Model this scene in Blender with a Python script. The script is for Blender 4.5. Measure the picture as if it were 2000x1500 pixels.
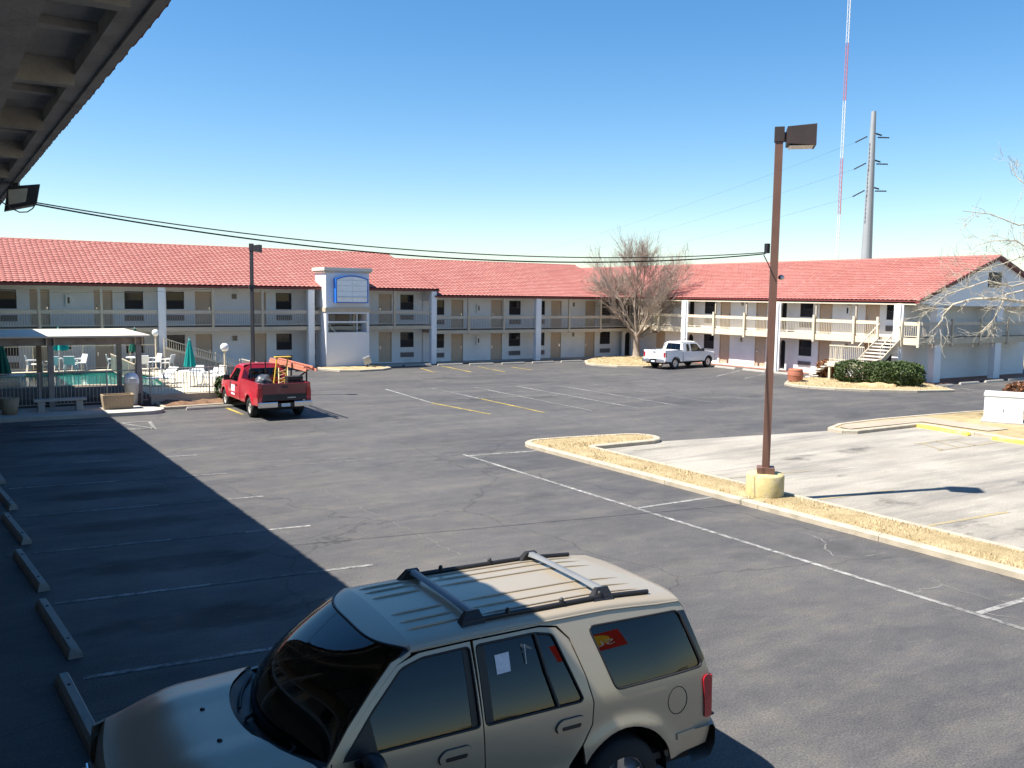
import bpy, bmesh, math, random
from math import sin, cos, pi, radians, sqrt, atan2
from mathutils import Vector, Matrix
from mathutils.geometry import delaunay_2d_cdt

random.seed(7)
scene = bpy.context.scene
for o in list(bpy.data.objects):
    bpy.data.objects.remove(o, do_unlink=True)
COL = scene.collection

# ------------------------------------------------------------------ camera
FPX, PITCH, ROLL, YAW, EYE = 1749.4, radians(5.62), radians(.746), radians(32.92), 4.7
_F = Vector((sin(YAW)*cos(PITCH), cos(YAW)*cos(PITCH), -sin(PITCH)))
_R0 = Vector((cos(YAW), -sin(YAW), 0)); _U0 = _R0.cross(_F)
_R = _R0*cos(ROLL) + _U0*sin(ROLL); _U = _U0*cos(ROLL) - _R0*sin(ROLL)
_C = Vector((0, 0, EYE))
cam_d = bpy.data.cameras.new('camera'); cam = bpy.data.objects.new('camera', cam_d); COL.objects.link(cam)
cam_d.sensor_width = 36; cam_d.lens = FPX/2000*36; cam_d.clip_start = .05; cam_d.clip_end = 6000
cam.matrix_world = Matrix(((_R.x, _U.x, -_F.x, _C.x), (_R.y, _U.y, -_F.y, _C.y), (_R.z, _U.z, -_F.z, _C.z), (0, 0, 0, 1)))
scene.camera = cam

# ------------------------------------------------------------------ world, sun, exposure
SUN_DIR = Vector((-.607, .163, 1)).normalized()          # towards the sun
world = bpy.data.worlds.new('World'); scene.world = world; world.use_nodes = True
wn = world.node_tree; wn.nodes.clear()
sky = wn.nodes.new('ShaderNodeTexSky'); sky.sky_type = 'NISHITA'; sky.sun_disc = False
sky.sun_elevation = math.asin(SUN_DIR.z); sky.sun_rotation = atan2(SUN_DIR.x, SUN_DIR.y)
sky.altitude = 200; sky.air_density = 1.0; sky.dust_density = .35; sky.ozone_density = 1.6
bg = wn.nodes.new('ShaderNodeBackground'); bg.inputs[1].default_value = .077
wo = wn.nodes.new('ShaderNodeOutputWorld')
hs = wn.nodes.new('ShaderNodeHueSaturation'); hs.inputs['Saturation'].default_value = 1.35; hs.inputs['Value'].default_value = 1.0
wn.links.new(sky.outputs[0], hs.inputs['Color']); wn.links.new(hs.outputs[0], bg.inputs[0]); wn.links.new(bg.outputs[0], wo.inputs[0])
sun_d = bpy.data.lights.new('sun', 'SUN'); sun_d.energy = 5.0; sun_d.angle = radians(.53); sun_d.color = (1, .95, .87)
sun = bpy.data.objects.new('sun', sun_d); COL.objects.link(sun)
sun.rotation_euler = SUN_DIR.to_track_quat('Z', 'Y').to_euler()
scene.view_settings.view_transform = 'Standard'; scene.view_settings.look = 'None'
scene.view_settings.exposure = 1.2; scene.view_settings.gamma = 1; scene.view_settings.use_curve_mapping = False
scene.render.engine = 'CYCLES'

# ------------------------------------------------------------------ helpers
def ray(px, py): return (_F*FPX + _R*(px-1000) - _U*(py-750)).normalized()
def G(px, py, z=0):
    d = ray(px, py); t = (z-EYE)/d.z; return _C + d*t
WO = {}
def tag(o, label=None, cat=None, group=None, kind=None):
    if label: o['label'] = label
    if cat: o['category'] = cat
    if group: o['group'] = group
    if kind: o['kind'] = kind
    return o
def thing(name, loc, label, cat, group=None, rz=0, local=False):
    o = bpy.data.objects.new(name, None); COL.objects.link(o); o.empty_display_size = .3
    o.location = loc; o.rotation_euler = (0, 0, rz); tag(o, label, cat, group)
    WO[o] = Vector((0, 0, 0)) if local else Vector(loc)
    return o
def link(name, me, parent=None, origin=(0, 0, 0), rot=None):
    o = bpy.data.objects.new(name, me); COL.objects.link(o); origin = Vector(origin)
    WO[o] = origin
    if parent is not None: o.parent = parent; o.location = origin - WO[parent]
    else: o.location = origin
    if rot: o.rotation_euler = rot
    return o
class MB:
    def __init__(s): s.v = []; s.f = []; s.sm = []
    def add(s, vs, fs, smooth=False):
        n = len(s.v); s.v += [Vector(v) for v in vs]
        s.f += [tuple(i+n for i in f) for f in fs]; s.sm += [smooth]*len(fs); return s
    def quad(s, a, b, c, d): return s.add([a, b, c, d], [(0, 1, 2, 3)])
    def box(s, x0, x1, y0, y1, z0, z1):
        if x0 > x1: x0, x1 = x1, x0
        if y0 > y1: y0, y1 = y1, y0
        if z0 > z1: z0, z1 = z1, z0
        return s.add([(x0, y0, z0), (x1, y0, z0), (x1, y1, z0), (x0, y1, z0), (x0, y0, z1), (x1, y0, z1), (x1, y1, z1), (x0, y1, z1)],
                     [(0, 3, 2, 1), (4, 5, 6, 7), (0, 1, 5, 4), (1, 2, 6, 5), (2, 3, 7, 6), (3, 0, 4, 7)])
    def obox(s, c, ax, ay, az):            # centre + half axes
        c, ax, ay, az = Vector(c), Vector(ax), Vector(ay), Vector(az)
        p = [c+ax*i+ay*j+az*k for k in (-1, 1) for i, j in ((-1, -1), (1, -1), (1, 1), (-1, 1))]
        return s.add(p, [(0, 3, 2, 1), (4, 5, 6, 7), (0, 1, 5, 4), (1, 2, 6, 5), (2, 3, 7, 6), (3, 0, 4, 7)])
    def bar(s, a, b, w, h=None, up=(0, 0, 1)):
        a, b = Vector(a), Vector(b); d = (b-a); h = h or w; u = Vector(up)
        if abs(d.normalized().dot(u)) > .99: u = Vector((0, 1, 0))
        x = d.cross(u).normalized(); y = x.cross(d).normalized()
        return s.obox((a+b)/2, d/2, x*w/2, y*h/2)
    def tube(s, pts, rad, n=6, cap=True, smooth=True):
        pts = [Vector(p) for p in pts]; m = len(pts)
        if not hasattr(rad, '__len__'): rad = [rad]*m
        vs = []; fs = []; prev = None
        for i, p in enumerate(pts):
            d = (pts[min(i+1, m-1)]-pts[max(i-1, 0)]).normalized()
            if prev is None:
                u = Vector((0, 0, 1)) if abs(d.z) < .9 else Vector((1, 0, 0)); x = d.cross(u).normalized()
            else:
                x = (prev-d*prev.dot(d)).normalized()
            prev = x; y = d.cross(x)
            for k in range(n):
                a = 2*pi*k/n; vs.append(p+(x*cos(a)+y*sin(a))*rad[i])
        for i in range(m-1):
            for k in range(n):
                fs.append((i*n+k, i*n+(k+1) % n, (i+1)*n+(k+1) % n, (i+1)*n+k))
        s.add(vs, fs, smooth)
        if cap and n > 2:
            s.add(vs[:n], [tuple(range(n-1, -1, -1))]); s.add(vs[-n:], [tuple(range(n))])
        return s
    def lathe(s, prof, n=20, c=(0, 0, 0), axis='z', smooth=True):
        vs = []; fs = []; c = Vector(c); m = len(prof)
        for r, h in prof:
            for k in range(n):
                a = 2*pi*k/n
                p = (r*cos(a), r*sin(a), h) if axis == 'z' else ((r*cos(a), h, r*sin(a)) if axis == 'y' else (h, r*cos(a), r*sin(a)))
                vs.append(c+Vector(p))
        for i in range(m-1):
            for k in range(n):
                fs.append((i*n+k, i*n+(k+1) % n, (i+1)*n+(k+1) % n, (i+1)*n+k))
        return s.add(vs, fs, smooth)
    def prism(s, poly, z0, z1):            # polygon in plan, extruded
        n = len(poly); vs = [(p[0], p[1], z0) for p in poly]+[(p[0], p[1], z1) for p in poly]
        fs = [tuple(range(n-1, -1, -1)), tuple(range(n, 2*n))]+[(i, (i+1) % n, n+(i+1) % n, n+i) for i in range(n)]
        return s.add(vs, fs)
    def grid(s, rows, smooth=True):
        m, n = len(rows), len(rows[0])
        vs = [p for r in rows for p in r]
        return s.add(vs, [(i*n+j, i*n+j+1, (i+1)*n+j+1, (i+1)*n+j) for i in range(m-1) for j in range(n-1)], smooth)
    def mesh(s, name, mat, origin=(0, 0, 0), recalc=True, bevel=0):
        me = bpy.data.meshes.new(name); o = Vector(origin)
        me.from_pydata([v-o for v in s.v], [], s.f)
        if s.sm and any(s.sm): me.polygons.foreach_set('use_smooth', s.sm)
        if recalc or bevel:
            bm = bmesh.new(); bm.from_mesh(me)
            if recalc: bmesh.ops.recalc_face_normals(bm, faces=bm.faces)
            if bevel: bmesh.ops.bevel(bm, geom=bm.edges[:], offset=bevel, segments=2, affect='EDGES', profile=.6)
            bm.to_mesh(me); bm.free()
        for m in (mat if isinstance(mat, (list, tuple)) else [mat]): me.materials.append(m)
        me.update(); return me
    def build(s, name, mat, parent=None, origin=None, **k):
        if origin is None: origin = WO[parent] if parent is not None else (0, 0, 0)
        return link(name, s.mesh(name, mat, origin, **k), parent, origin)
def B(*a): return MB().box(*a)

# ------------------------------------------------------------------ materials
MAT = {}
def nodes(name):
    m = bpy.data.materials.new(name); m.use_nodes = True; nt = m.node_tree
    return m, nt, nt.nodes['Principled BSDF']
def N(nt, t, **kw):
    n = nt.nodes.new(t)
    for k, v in kw.items():
        if k in n.inputs.keys(): n.inputs[k].default_value = v
        else: setattr(n, k, v)
    return n
def ramp(nt, src, stops):
    r = nt.nodes.new('ShaderNodeValToRGB'); e = r.color_ramp.elements
    while len(e) < len(stops): e.new(.5)
    for x, (p, c) in zip(e, stops):
        x.position = p; x.color = (c, c, c, 1) if not hasattr(c, '__len__') else (*c[:3], 1)
    nt.links.new(src, r.inputs[0]); return r.outputs[0]
def mixc(nt, fac, a, b, mode='MIX'):
    m = nt.nodes.new('ShaderNodeMix'); m.data_type = 'RGBA'; m.blend_type = mode; m.clamp_factor = True
    for s, i in ((fac, 0), (a, 6), (b, 7)):
        if hasattr(s, 'default_value') or hasattr(s, 'is_linked'): nt.links.new(s, m.inputs[i])
        elif hasattr(s, '__len__'): m.inputs[i].default_value = (*s[:3], 1)
        else: m.inputs[i].default_value = s
    return m.outputs[2]
def coords(nt, scale=(1, 1, 1), rotz=0):
    tc = N(nt, 'ShaderNodeTexCoord'); mp = N(nt, 'ShaderNodeMapping')
    mp.inputs['Scale'].default_value = scale; mp.inputs['Rotation'].default_value = (0, 0, rotz)
    nt.links.new(tc.outputs['Object'], mp.inputs[0]); return mp.outputs[0]
def noise(nt, vec, scale, detail=5, rough=.55):
    n = N(nt, 'ShaderNodeTexNoise', Scale=scale, Detail=detail, Roughness=rough)
    nt.links.new(vec, n.inputs['Vector']); return n.outputs[0]
def M(name, col, rough=.6, var=.12, scale=2.5, bump=0, bscale=60, metal=0, spec=.4, coat=0, dirt=None, dscale=.8, damt=.4):
    if name in MAT: return MAT[name]
    m, nt, b = nodes(name)
    v = coords(nt); c1 = tuple(x*(1-var) for x in col); c2 = tuple(min(1, x*(1+var)) for x in col)
    c = mixc(nt, ramp(nt, noise(nt, v, scale), [(.3, 0), (.7, 1)]), c1, c2)
    if dirt:
        c = mixc(nt, ramp(nt, noise(nt, v, dscale, 8, .65), [(.5, 0), (.75, damt)]), c, dirt)
    nt.links.new(c, b.inputs['Base Color'])
    b.inputs['Roughness'].default_value = rough; b.inputs['Metallic'].default_value = metal
    b.inputs['Specular IOR Level'].default_value = spec
    if coat: b.inputs['Coat Weight'].default_value = coat; b.inputs['Coat Roughness'].default_value = .04
    if bump:
        bp = N(nt, 'ShaderNodeBump', Strength=bump, Distance=.02)
        nt.links.new(noise(nt, v, bscale, 4), bp.inputs['Height']); nt.links.new(bp.outputs[0], b.inputs['Normal'])
    MAT[name] = m; return m
wall = M('white_stucco', (.80, .80, .79), .85, .05, .6, .35, 45, dirt=(.5, .48, .43), dscale=.5, damt=.3)
col_white = M('column_white', (.78, .78, .77), .7, .04, 1, .15, 50)
trim = M('beige_trim', (.50, .42, .31), .6, .07, 1.5, .1, 30, dirt=(.3, .26, .2), damt=.25)
trim_dk = M('tan_soffit', (.42, .36, .28), .75, .08, 1.0, .1, 30)
rail_m = M('rail_paint', (.48, .41, .32), .5, .06)
door_m = M('door_paint', (.56, .42, .30), .5, .06, 1.2)
dframe = M('door_frame', (.52, .41, .30), .55, .05)
chrome = M('chrome', (.75, .75, .76), .15, .03, metal=1)
steel = M('steel', (.42, .43, .44), .4, .1, metal=.8)
black = M('black_plastic', (.018, .018, .02), .45, .2)
rubber = M('rubber', (.022, .022, .023), .8, .25, 4, .2, 80)
darkgap = M('dark_void', (.012, .012, .013), .9, .1)
gutter = M('gutter_red', (.16, .035, .03), .5, .15)
conc = M('concrete', (.42, .39, .34), .85, .12, 2, .35, 40, dirt=(.25, .22, .18), dscale=1.2, damt=.5)
conc_lt = M('concrete_pale', (.40, .345, .26), .85, .14, 2.5, .35, 40, dirt=(.22, .19, .145), dscale=2.4, damt=.75)
stop_m = M('wheel_stop_concrete', (.33, .31, .275), .9, .15, 3, .5, 50, dirt=(.2, .18, .15), dscale=3, damt=.5)
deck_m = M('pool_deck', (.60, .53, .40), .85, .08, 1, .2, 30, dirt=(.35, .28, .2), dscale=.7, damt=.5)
brick_walk = M('red_walk', (.27, .12, .08), .85, .18, 3, .3, 30, dirt=(.35, .3, .26), dscale=.8, damt=.4)
soil = M('soil', (.16, .09, .05), .95, .4, 5, 1, 25)
brown_metal = M('brown_metal', (.16, .085, .06), .45, .12, 1.5)
brown_dark = M('dark_bronze', (.05, .035, .03), .5, .15)
grey_dk = M('dark_grey_metal', (.035, .036, .04), .5, .15)
cable_m = M('cable', (.015, .015, .016), .7, .1)
white_pl = M('white_plastic', (.78, .78, .76), .4, .03, spec=.5)
white_paint = M('white_enamel', (.78, .78, .76), .35, .03)
teal = M('teal_canvas', (.0, .28, .25), .75, .12, 3, .2, 60)
teal_dk = M('dark_green_canvas', (.01, .12, .08), .75, .15, 3)
wood_gr = M('weathered_wood', (.30, .26, .22), .85, .2, 3, .4, 25)
near_wood = M('painted_eave_timber', (.36, .36, .36), .8, .15, 2, .25, 30, dirt=(.15, .12, .1), dscale=2.5, damt=.55)
pebble = M('pebble_planter', (.34, .26, .17), .95, .3, 25, .8, 60)
blue_m = M('blue_sign_frame', (.02, .15, .55), .35, .08)
sign_face = M('sign_panel', (.84, .85, .84), .35, .06, 1.5, dirt=(.35, .35, .33), dscale=1.5, damt=.35)
leaf_g = M('hedge_leaf', (.055, .085, .022), .55, .5, 6)
leaf_g2 = M('bush_leaf', (.06, .10, .03), .5, .5, 6)
leaf_r = M('nandina_leaf', (.20, .085, .035), .6, .55, 6)
twig_m = M('twig_dark', (.06, .045, .03), .9, .3)
bark = M('tan_bark', (.26, .21, .165), .9, .25, 5, .6, 25)
twig_tan = M('tan_twigs', (.34, .27, .215), .85, .2, 2)
bark_pale = M('pale_bark', (.43, .385, .30), .8, .25, 3, .4, 20, dirt=(.28, .22, .15), dscale=2, damt=.6)
terra = M('terracotta', (.36, .13, .075), .8, .12, 3, .2, 40)
yellow_p = M('yellow_curb_paint', (.66, .50, .07), .7, .12, 3, .3, 40, dirt=(.42, .39, .33), dscale=2, damt=.6)
orange_l = M('salmon_fiberglass', (.62, .22, .14), .55, .1)
yellow_l = M('yellow_fiberglass', (.66, .43, .05), .55, .12)
alum = M('aluminium', (.6, .6, .6), .35, .1, metal=.7)
tarp = M('grey_tarp', (.05, .055, .065), .4, .3, 4, .5, 8)
paper = M('paper', (.72, .74, .80), .7, .12, 30)
red_lens = M('red_lens', (.38, .012, .02), .15, .12, 8, coat=.6)
amber = M('amber_lens', (.5, .16, .02), .2, .1)
head_lens = M('clear_lens', (.55, .57, .6), .1, .1, coat=.8)
plate_m = M('licence_plate', (.55, .6, .66), .4, .25, 30)
rim_m = M('alloy_rim', (.52, .52, .53), .3, .1, metal=.85)
cloth_gr = M('seat_cloth', (.10, .095, .09), .9, .2)

def car_paint(name, col, metal=.0, rough=.3, dirt=(.25, .21, .17), damt=.2, coat=.8):
    m = M(name, col, rough, .02, 1.2, 0, metal=metal, spec=.5, coat=coat, dirt=dirt, dscale=1.7, damt=damt)
    m.node_tree.nodes['Principled BSDF'].inputs['Coat Roughness'].default_value = .12
    return m
def glass_mat(name, tint, refl=.85):
    m, nt, b = nodes(name); nt.nodes.remove(b); out = nt.nodes['Material Output']
    tr = N(nt, 'ShaderNodeBsdfTransparent'); tr.inputs[0].default_value = (*tint, 1)
    gl = N(nt, 'ShaderNodeBsdfGlossy'); gl.inputs['Roughness'].default_value = .012; gl.inputs[0].default_value = (refl, refl, refl, 1)
    fr = N(nt, 'ShaderNodeFresnel'); fr.inputs[0].default_value = 1.62
    mx = N(nt, 'ShaderNodeMixShader'); nt.links.new(fr.outputs[0], mx.inputs[0]); nt.links.new(tr.outputs[0], mx.inputs[1]); nt.links.new(gl.outputs[0], mx.inputs[2])
    nt.links.new(mx.outputs[0], out.inputs[0]); MAT[name] = m; return m
glass_w = glass_mat('windshield_glass', (.42, .48, .45)); glass_t = glass_mat('tinted_glass', (.10, .11, .12))
glass_room = M('dark_window_glass', (.012, .012, .016), .08, .2, spec=.5)
screen_m = M('window_screen', (.022, .020, .024), .7, .25, 30)

def tile_mat():
    m, nt, b = nodes('roof_tile'); v = coords(nt)
    n1 = ramp(nt, noise(nt, v, .35, 6), [(.3, 0), (.7, 1)])
    c = mixc(nt, n1, (.315, .115, .095), (.37, .15, .125))
    at = N(nt, 'ShaderNodeAttribute', attribute_name='tint')
    c = mixc(nt, at.outputs['Fac'], c, (.43, .23, .195))
    sc = ramp(nt, noise(nt, coords(nt, (.35, 1.5, 1.5)), 1.1, 7, .7), [(.62, 0), (.78, .35)])
    c = mixc(nt, sc, c, (.55, .37, .31))
    nt.links.new(c, b.inputs['Base Color']); b.inputs['Roughness'].default_value = .75; b.inputs['Specular IOR Level'].default_value = .3
    return m
tile_m = tile_mat()

def asphalt_mat():
    m, nt, b = nodes('asphalt'); v = coords(nt)
    big = ramp(nt, noise(nt, v, .16, 6, .6), [(.35, 0), (.68, 1)])
    c = mixc(nt, big, (.058, .056, .057), (.092, .087, .082))
    st = ramp(nt, noise(nt, coords(nt, (.5, 2.2, 1), radians(-8)), .45, 7, .62), [(.48, 0), (.78, .8)])
    c = mixc(nt, st, c, (.125, .115, .102))
    oil = ramp(nt, noise(nt, coords(nt, (.55, 1, 1)), .42, 4, .5), [(.60, 0), (.72, .55)])
    c = mixc(nt, oil, c, (.028, .028, .028))
    sx = N(nt, 'ShaderNodeSeparateXYZ'); nt.links.new(v, sx.inputs[0])
    def mth(op, a, b=None, c_=None):
        m_ = N(nt, 'ShaderNodeMath', operation=op)
        for k_, q in enumerate((a, b, c_)):
            if q is None: continue
            if isinstance(q, (int, float)): m_.inputs[k_].default_value = q
            else: nt.links.new(q, m_.inputs[k_])
        return m_.outputs[0]
    yy = mth('DIVIDE', mth('SUBTRACT', mth('MULTIPLY_ADD', sx.outputs[0], .126, sx.outputs[1]), 11.79), 3.08)
    fy = mth('ABSOLUTE', mth('SUBTRACT', mth('FRACT', yy), .5)); fx = mth('ABSOLUTE', mth('DIVIDE', mth('SUBTRACT', sx.outputs[0], 3.3), 2.0))
    d2 = mth('ADD', mth('MULTIPLY', fy, mth('MULTIPLY', fy, 22)), mth('MULTIPLY', fx, fx))
    nz2 = noise(nt, coords(nt, (.8, 1.6, 1)), 1.6, 7, .65)
    stn = ramp(nt, mth('SUBTRACT', mth('MULTIPLY', nz2, 1.9), d2), [(.15, 0), (.75, .85)])
    c = mixc(nt, stn, c, (.016, .015, .014))
    scuff = ramp(nt, noise(nt, coords(nt, (.7, 1.8, 1), radians(-12)), 2.4, 9, .8), [(.56, 0), (.72, .55)])
    c = mixc(nt, scuff, c, (.15, .14, .125))
    mot = ramp(nt, noise(nt, coords(nt, (1, 1.5, 1)), 1.7, 9, .72), [(.30, (.80, .80, .84)), (.50, (1, 1, 1)), (.70, (1.22, 1.17, 1.08))]); c = mixc(nt, 1.0, c, mot, 'MULTIPLY')
    grain = ramp(nt, noise(nt, v, 38, 3, .7), [(.3, .55), (.7, 1.45)])
    c = mixc(nt, 1.0, c, grain, 'MULTIPLY')
    vo = N(nt, 'ShaderNodeTexVoronoi', feature='DISTANCE_TO_EDGE', Scale=.16)
    wv = N(nt, 'ShaderNodeVectorMath', operation='ADD'); nz = N(nt, 'ShaderNodeTexNoise', Scale=.9, Detail=6)
    nt.links.new(v, nz.inputs['Vector']); nt.links.new(v, wv.inputs[0]); nt.links.new(nz.outputs['Color'], wv.inputs[1]); nt.links.new(wv.outputs[0], vo.inputs['Vector'])
    cr = ramp(nt, vo.outputs[0], [(0, .55), (.004, 0)])
    c = mixc(nt, cr, c, (.02, .02, .02))
    sp = ramp(nt, noise(nt, v, 9, 2, .5), [(.76, 0), (.80, .5)])
    c = mixc(nt, sp, c, (.16, .15, .14))
    nt.links.new(c, b.inputs['Base Color']); b.inputs['Specular IOR Level'].default_value = .35
    rr = ramp(nt, noise(nt, v, .5, 5), [(.3, .62), (.7, .85)]); nt.links.new(rr, b.inputs['Roughness'])
    bp = N(nt, 'ShaderNodeBump', Strength=.32, Distance=.012); nt.links.new(noise(nt, v, 70, 3, .7), bp.inputs['Height']); nt.links.new(bp.outputs[0], b.inputs['Normal'])
    return m
def conc_lot_mat():
    m, nt, b = nodes('worn_lot'); v = coords(nt)
    c = mixc(nt, ramp(nt, noise(nt, v, .3, 6), [(.3, 0), (.7, 1)]), (.235, .212, .175), (.35, .318, .265))
    s = ramp(nt, noise(nt, coords(nt, (.22, 1.6, 1), radians(-14)), .7, 7, .68), [(.46, 0), (.68, .85)])
    c = mixc(nt, s, c, (.135, .127, .115))
    sl = ramp(nt, noise(nt, coords(nt, (.35, 2.6, 1), radians(-11)), 1.3, 6, .7), [(.55, 0), (.75, .6)])
    c = mixc(nt, sl, c, (.45, .41, .345))
    o = ramp(nt, noise(nt, coords(nt, (.6, 1.1, 1)), .5, 6, .65), [(.60, 0), (.70, .75)])
    c = mixc(nt, o, c, (.035, .03, .028))
    g = ramp(nt, noise(nt, v, 24, 4, .7), [(.3, .75), (.7, 1.25)]); c = mixc(nt, 1.0, c, g, 'MULTIPLY')
    nt.links.new(c, b.inputs['Base Color']); b.inputs['Roughness'].default_value = .85
    bp = N(nt, 'ShaderNodeBump', Strength=.4, Distance=.01); nt.links.new(noise(nt, v, 60, 3, .7), bp.inputs['Height']); nt.links.new(bp.outputs[0], b.inputs['Normal'])
    return m
def worn_paint(name, col, base, lo=.42, hi=.62):
    m, nt, b = nodes(name); v = coords(nt)
    f = ramp(nt, noise(nt, v, 7, 8, .75), [(lo, 0), (hi, 1)]); f2 = ramp(nt, noise(nt, v, .6, 4), [(.32, .15), (.6, 1)])
    mm = N(nt, 'ShaderNodeMath', operation='MULTIPLY'); nt.links.new(f, mm.inputs[0]); nt.links.new(f2, mm.inputs[1])
    c = mixc(nt, mm.outputs[0], base, col); nt.links.new(c, b.inputs['Base Color']); b.inputs['Roughness'].default_value = .8; return m
def grass_mat(name, a, bcol):
    m, nt, b = nodes(name); v = coords(nt)
    c = mixc(nt, ramp(nt, noise(nt, v, 1.5, 8, .7), [(.35, 0), (.65, 1)]), a, bcol)
    g = ramp(nt, noise(nt, v, 30, 4, .8), [(.3, .6), (.7, 1.35)]); c = mixc(nt, 1.0, c, g, 'MULTIPLY')
    nt.links.new(c, b.inputs['Base Color']); b.inputs['Roughness'].default_value = .95; b.inputs['Specular IOR Level'].default_value = .1
    bp = N(nt, 'ShaderNodeBump', Strength=1, Distance=.03); nt.links.new(noise(nt, v, 25, 5, .8), bp.inputs['Height']); nt.links.new(bp.outputs[0], b.inputs['Normal'])
    return m
asphalt = asphalt_mat(); worn_lot = conc_lot_mat()
line_w = worn_paint('white_line_paint', (.36, .35, .325), (.075, .073, .07), .38, .58)
line_f = worn_paint('faded_white_paint', (.25, .245, .23), (.055, .055, .055), .40, .60)
line_vf = worn_paint('nearly_gone_paint', (.22, .215, .20), (.066, .064, .062), .46, .66)
line_y = worn_paint('yellow_line_paint', (.50, .36, .05), (.07, .065, .05), .36, .52)
line_yf = worn_paint('faded_yellow_paint', (.40, .30, .09), (.22, .20, .17), .40, .62)
straw = grass_mat('dormant_grass', (.30, .225, .115), (.44, .35, .205))
field_m = grass_mat('field_grass', (.22, .17, .08), (.32, .25, .13))
straw_blade = M('straw_blades', (.52, .42, .25), .9, .35, 8, spec=.1)
water_m, _nt, _b = nodes('pool_water')
_b.inputs['Base Color'].default_value = (.005, .16, .13, 1); _b.inputs['Roughness'].default_value = .06
_bp = N(_nt, 'ShaderNodeBump', Strength=.25, Distance=.05); _nt.links.new(noise(_nt, coords(_nt), 2.2, 4), _bp.inputs['Height']); _nt.links.new(_bp.outputs[0], _b.inputs['Normal'])
globe_m, _nt, _b = nodes('milk_globe'); _b.inputs['Base Color'].default_value = (.8, .8, .77, 1); _b.inputs['Roughness'].default_value = .25
_b.inputs['Subsurface Weight'].default_value = .2

# ================================================================== SETTING
def structure(o): o['kind'] = 'structure'; return o
def sheet(name, poly, z, mat):
    return structure(MB().add([(p[0], p[1], z) for p in poly], [tuple(range(len(poly)))]).build(name, mat, recalc=False))
sheet('ground', [(-2500, -2500), (2500, -2500), (2500, 2500), (-2500, 2500)], -.03, field_m)
sheet('parking_lot', [(-1.2, -16), (70, -16), (70, 26), (64, 58), (58, 86), (-8, 86), (-8, 56), (-1.2, 56)], 0, asphalt)
sheet('concrete_lot', [(16.85, 21.9), (20, 21.75), (27.3, 20.6), (31, 19.8), (30.9, 15.2), (36, 13.5), (66, 8), (66, -15), (16.85, -15)], .004, worn_lot)
sheet('walkway_north', [(-8, 54.0), (47.6, 54.0), (47.6, 55.85), (-8, 55.85)], .02, conc)
sheet('walkway_east', [(46.55, 29.4), (60.5, 29.4), (60.5, 31.6), (47.6, 31.6), (47.6, 54.0), (46.55, 54.0)], .016, brick_walk)

def strip(mb, a, b, w, z):
    a, b = Vector((a[0], a[1], 0)), Vector((b[0], b[1], 0)); d = (b-a).normalized(); n = Vector((-d.y, d.x, 0))*w/2
    mb.add([(p.x, p.y, z) for p in (a-n, b-n, b+n, a+n)], [(0, 1, 2, 3)])
def marking(name, a, b, w, mat, z=.006, parts=None):
    mb = MB(); strip(mb, a, b, w, z)
    return structure(mb.build(name, mat, recalc=False))
for i in range(-3, 9):                                              # near stalls
    y0 = 11.62+3.08*i
    if y0 < 30:
        f1, f2 = random.uniform(2.2, 3.3), random.uniform(3.6, 4.1)
        for ta, tb, mt in ((0, f1, line_w), (f1, f2, line_vf), (f2, 4.92, line_w)): marking('stall_line', (1.36+ta, y0-.126*ta), (1.36+tb, y0-.126*tb), .10, mt)
marking('stall_line', (1.5, 33.4), (6.2, 32.2), .10, line_f)
for a, b in (((232, 826), (292, 823)), ((292, 823), (302, 838)), ((302, 838), (235, 838)), ((240, 827), (300, 837)), ((60, 832), (235, 826)), ((30, 846), (235, 838))):
    marking('hatch_line', G(*a), G(*b), .12, line_w)
marking('lane_line', (13.06, 22.76), (13.08, -14), .11, line_w)
for y in (22.5, 15.0, 7.2, -.6): marking('lane_tick', (13.1, y), (15.35, y-.25 if y > 20 else y-.05), .11, line_w)
DL = [((753, 760), (843, 787), (957, 809)), ((842, 758.5), (935, 778), (1063, 806)), ((927, 756.5), None, (1157, 802.5)), ((1007, 754), None, (1247, 797.5)),
      ((1081, 751.5), None, (1327, 792.5)), ((1148, 749), None, (1406, 788)), ((1215, 748), None, (1528, 788))]
for a, m_, b in DL:
    if m_:
        marking('bay_line', G(*a), G(*m_), .12, line_w); marking('bay_line', G(*m_), G(*b), .13, line_y)
    else: marking('bay_line', G(*a), G(*b), .11, line_w if a[0] < 1140 else line_f)
marking('bay_line', G(848, 782), G(1322, 764), .10, line_f, .010)
for a, b in (((821, 719), (849, 727.5)), ((859, 714), (920, 726.7)), ((933, 716), (986, 726.5)), ((1000, 717), (1040, 723))):
    marking('bay_line', G(*a), G(*b), .13, line_y)
for a, b in (((1445, 724), (1400, 735)), ((1500, 729), (1455, 739)), ((1862, 757), (1985, 772)), ((1915, 750), (2000, 759)), ((1975, 747), (2040, 753))):
    marking('bay_line', G(*a), G(*b), .11, line_w)
marking('bay_line', G(426, 790), G(475, 810), .13, line_y)
for a, b in (((1383, 938), (1579, 919.5)), ((1551, 982), (1745, 957)), ((1773, 1034), (1969, 1000)), ((1786, 867), (1880, 856)), ((1833, 880), (1960, 862)),
             ((1800, 866), (1840, 879)), ((1830, 862), (1872, 874)), ((1855, 859), (1905, 870)), ((1240, 880), (1310, 872))):
    marking('lot_line', G(*a, .004), G(*b, .004), .11, line_yf, .010)
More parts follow.
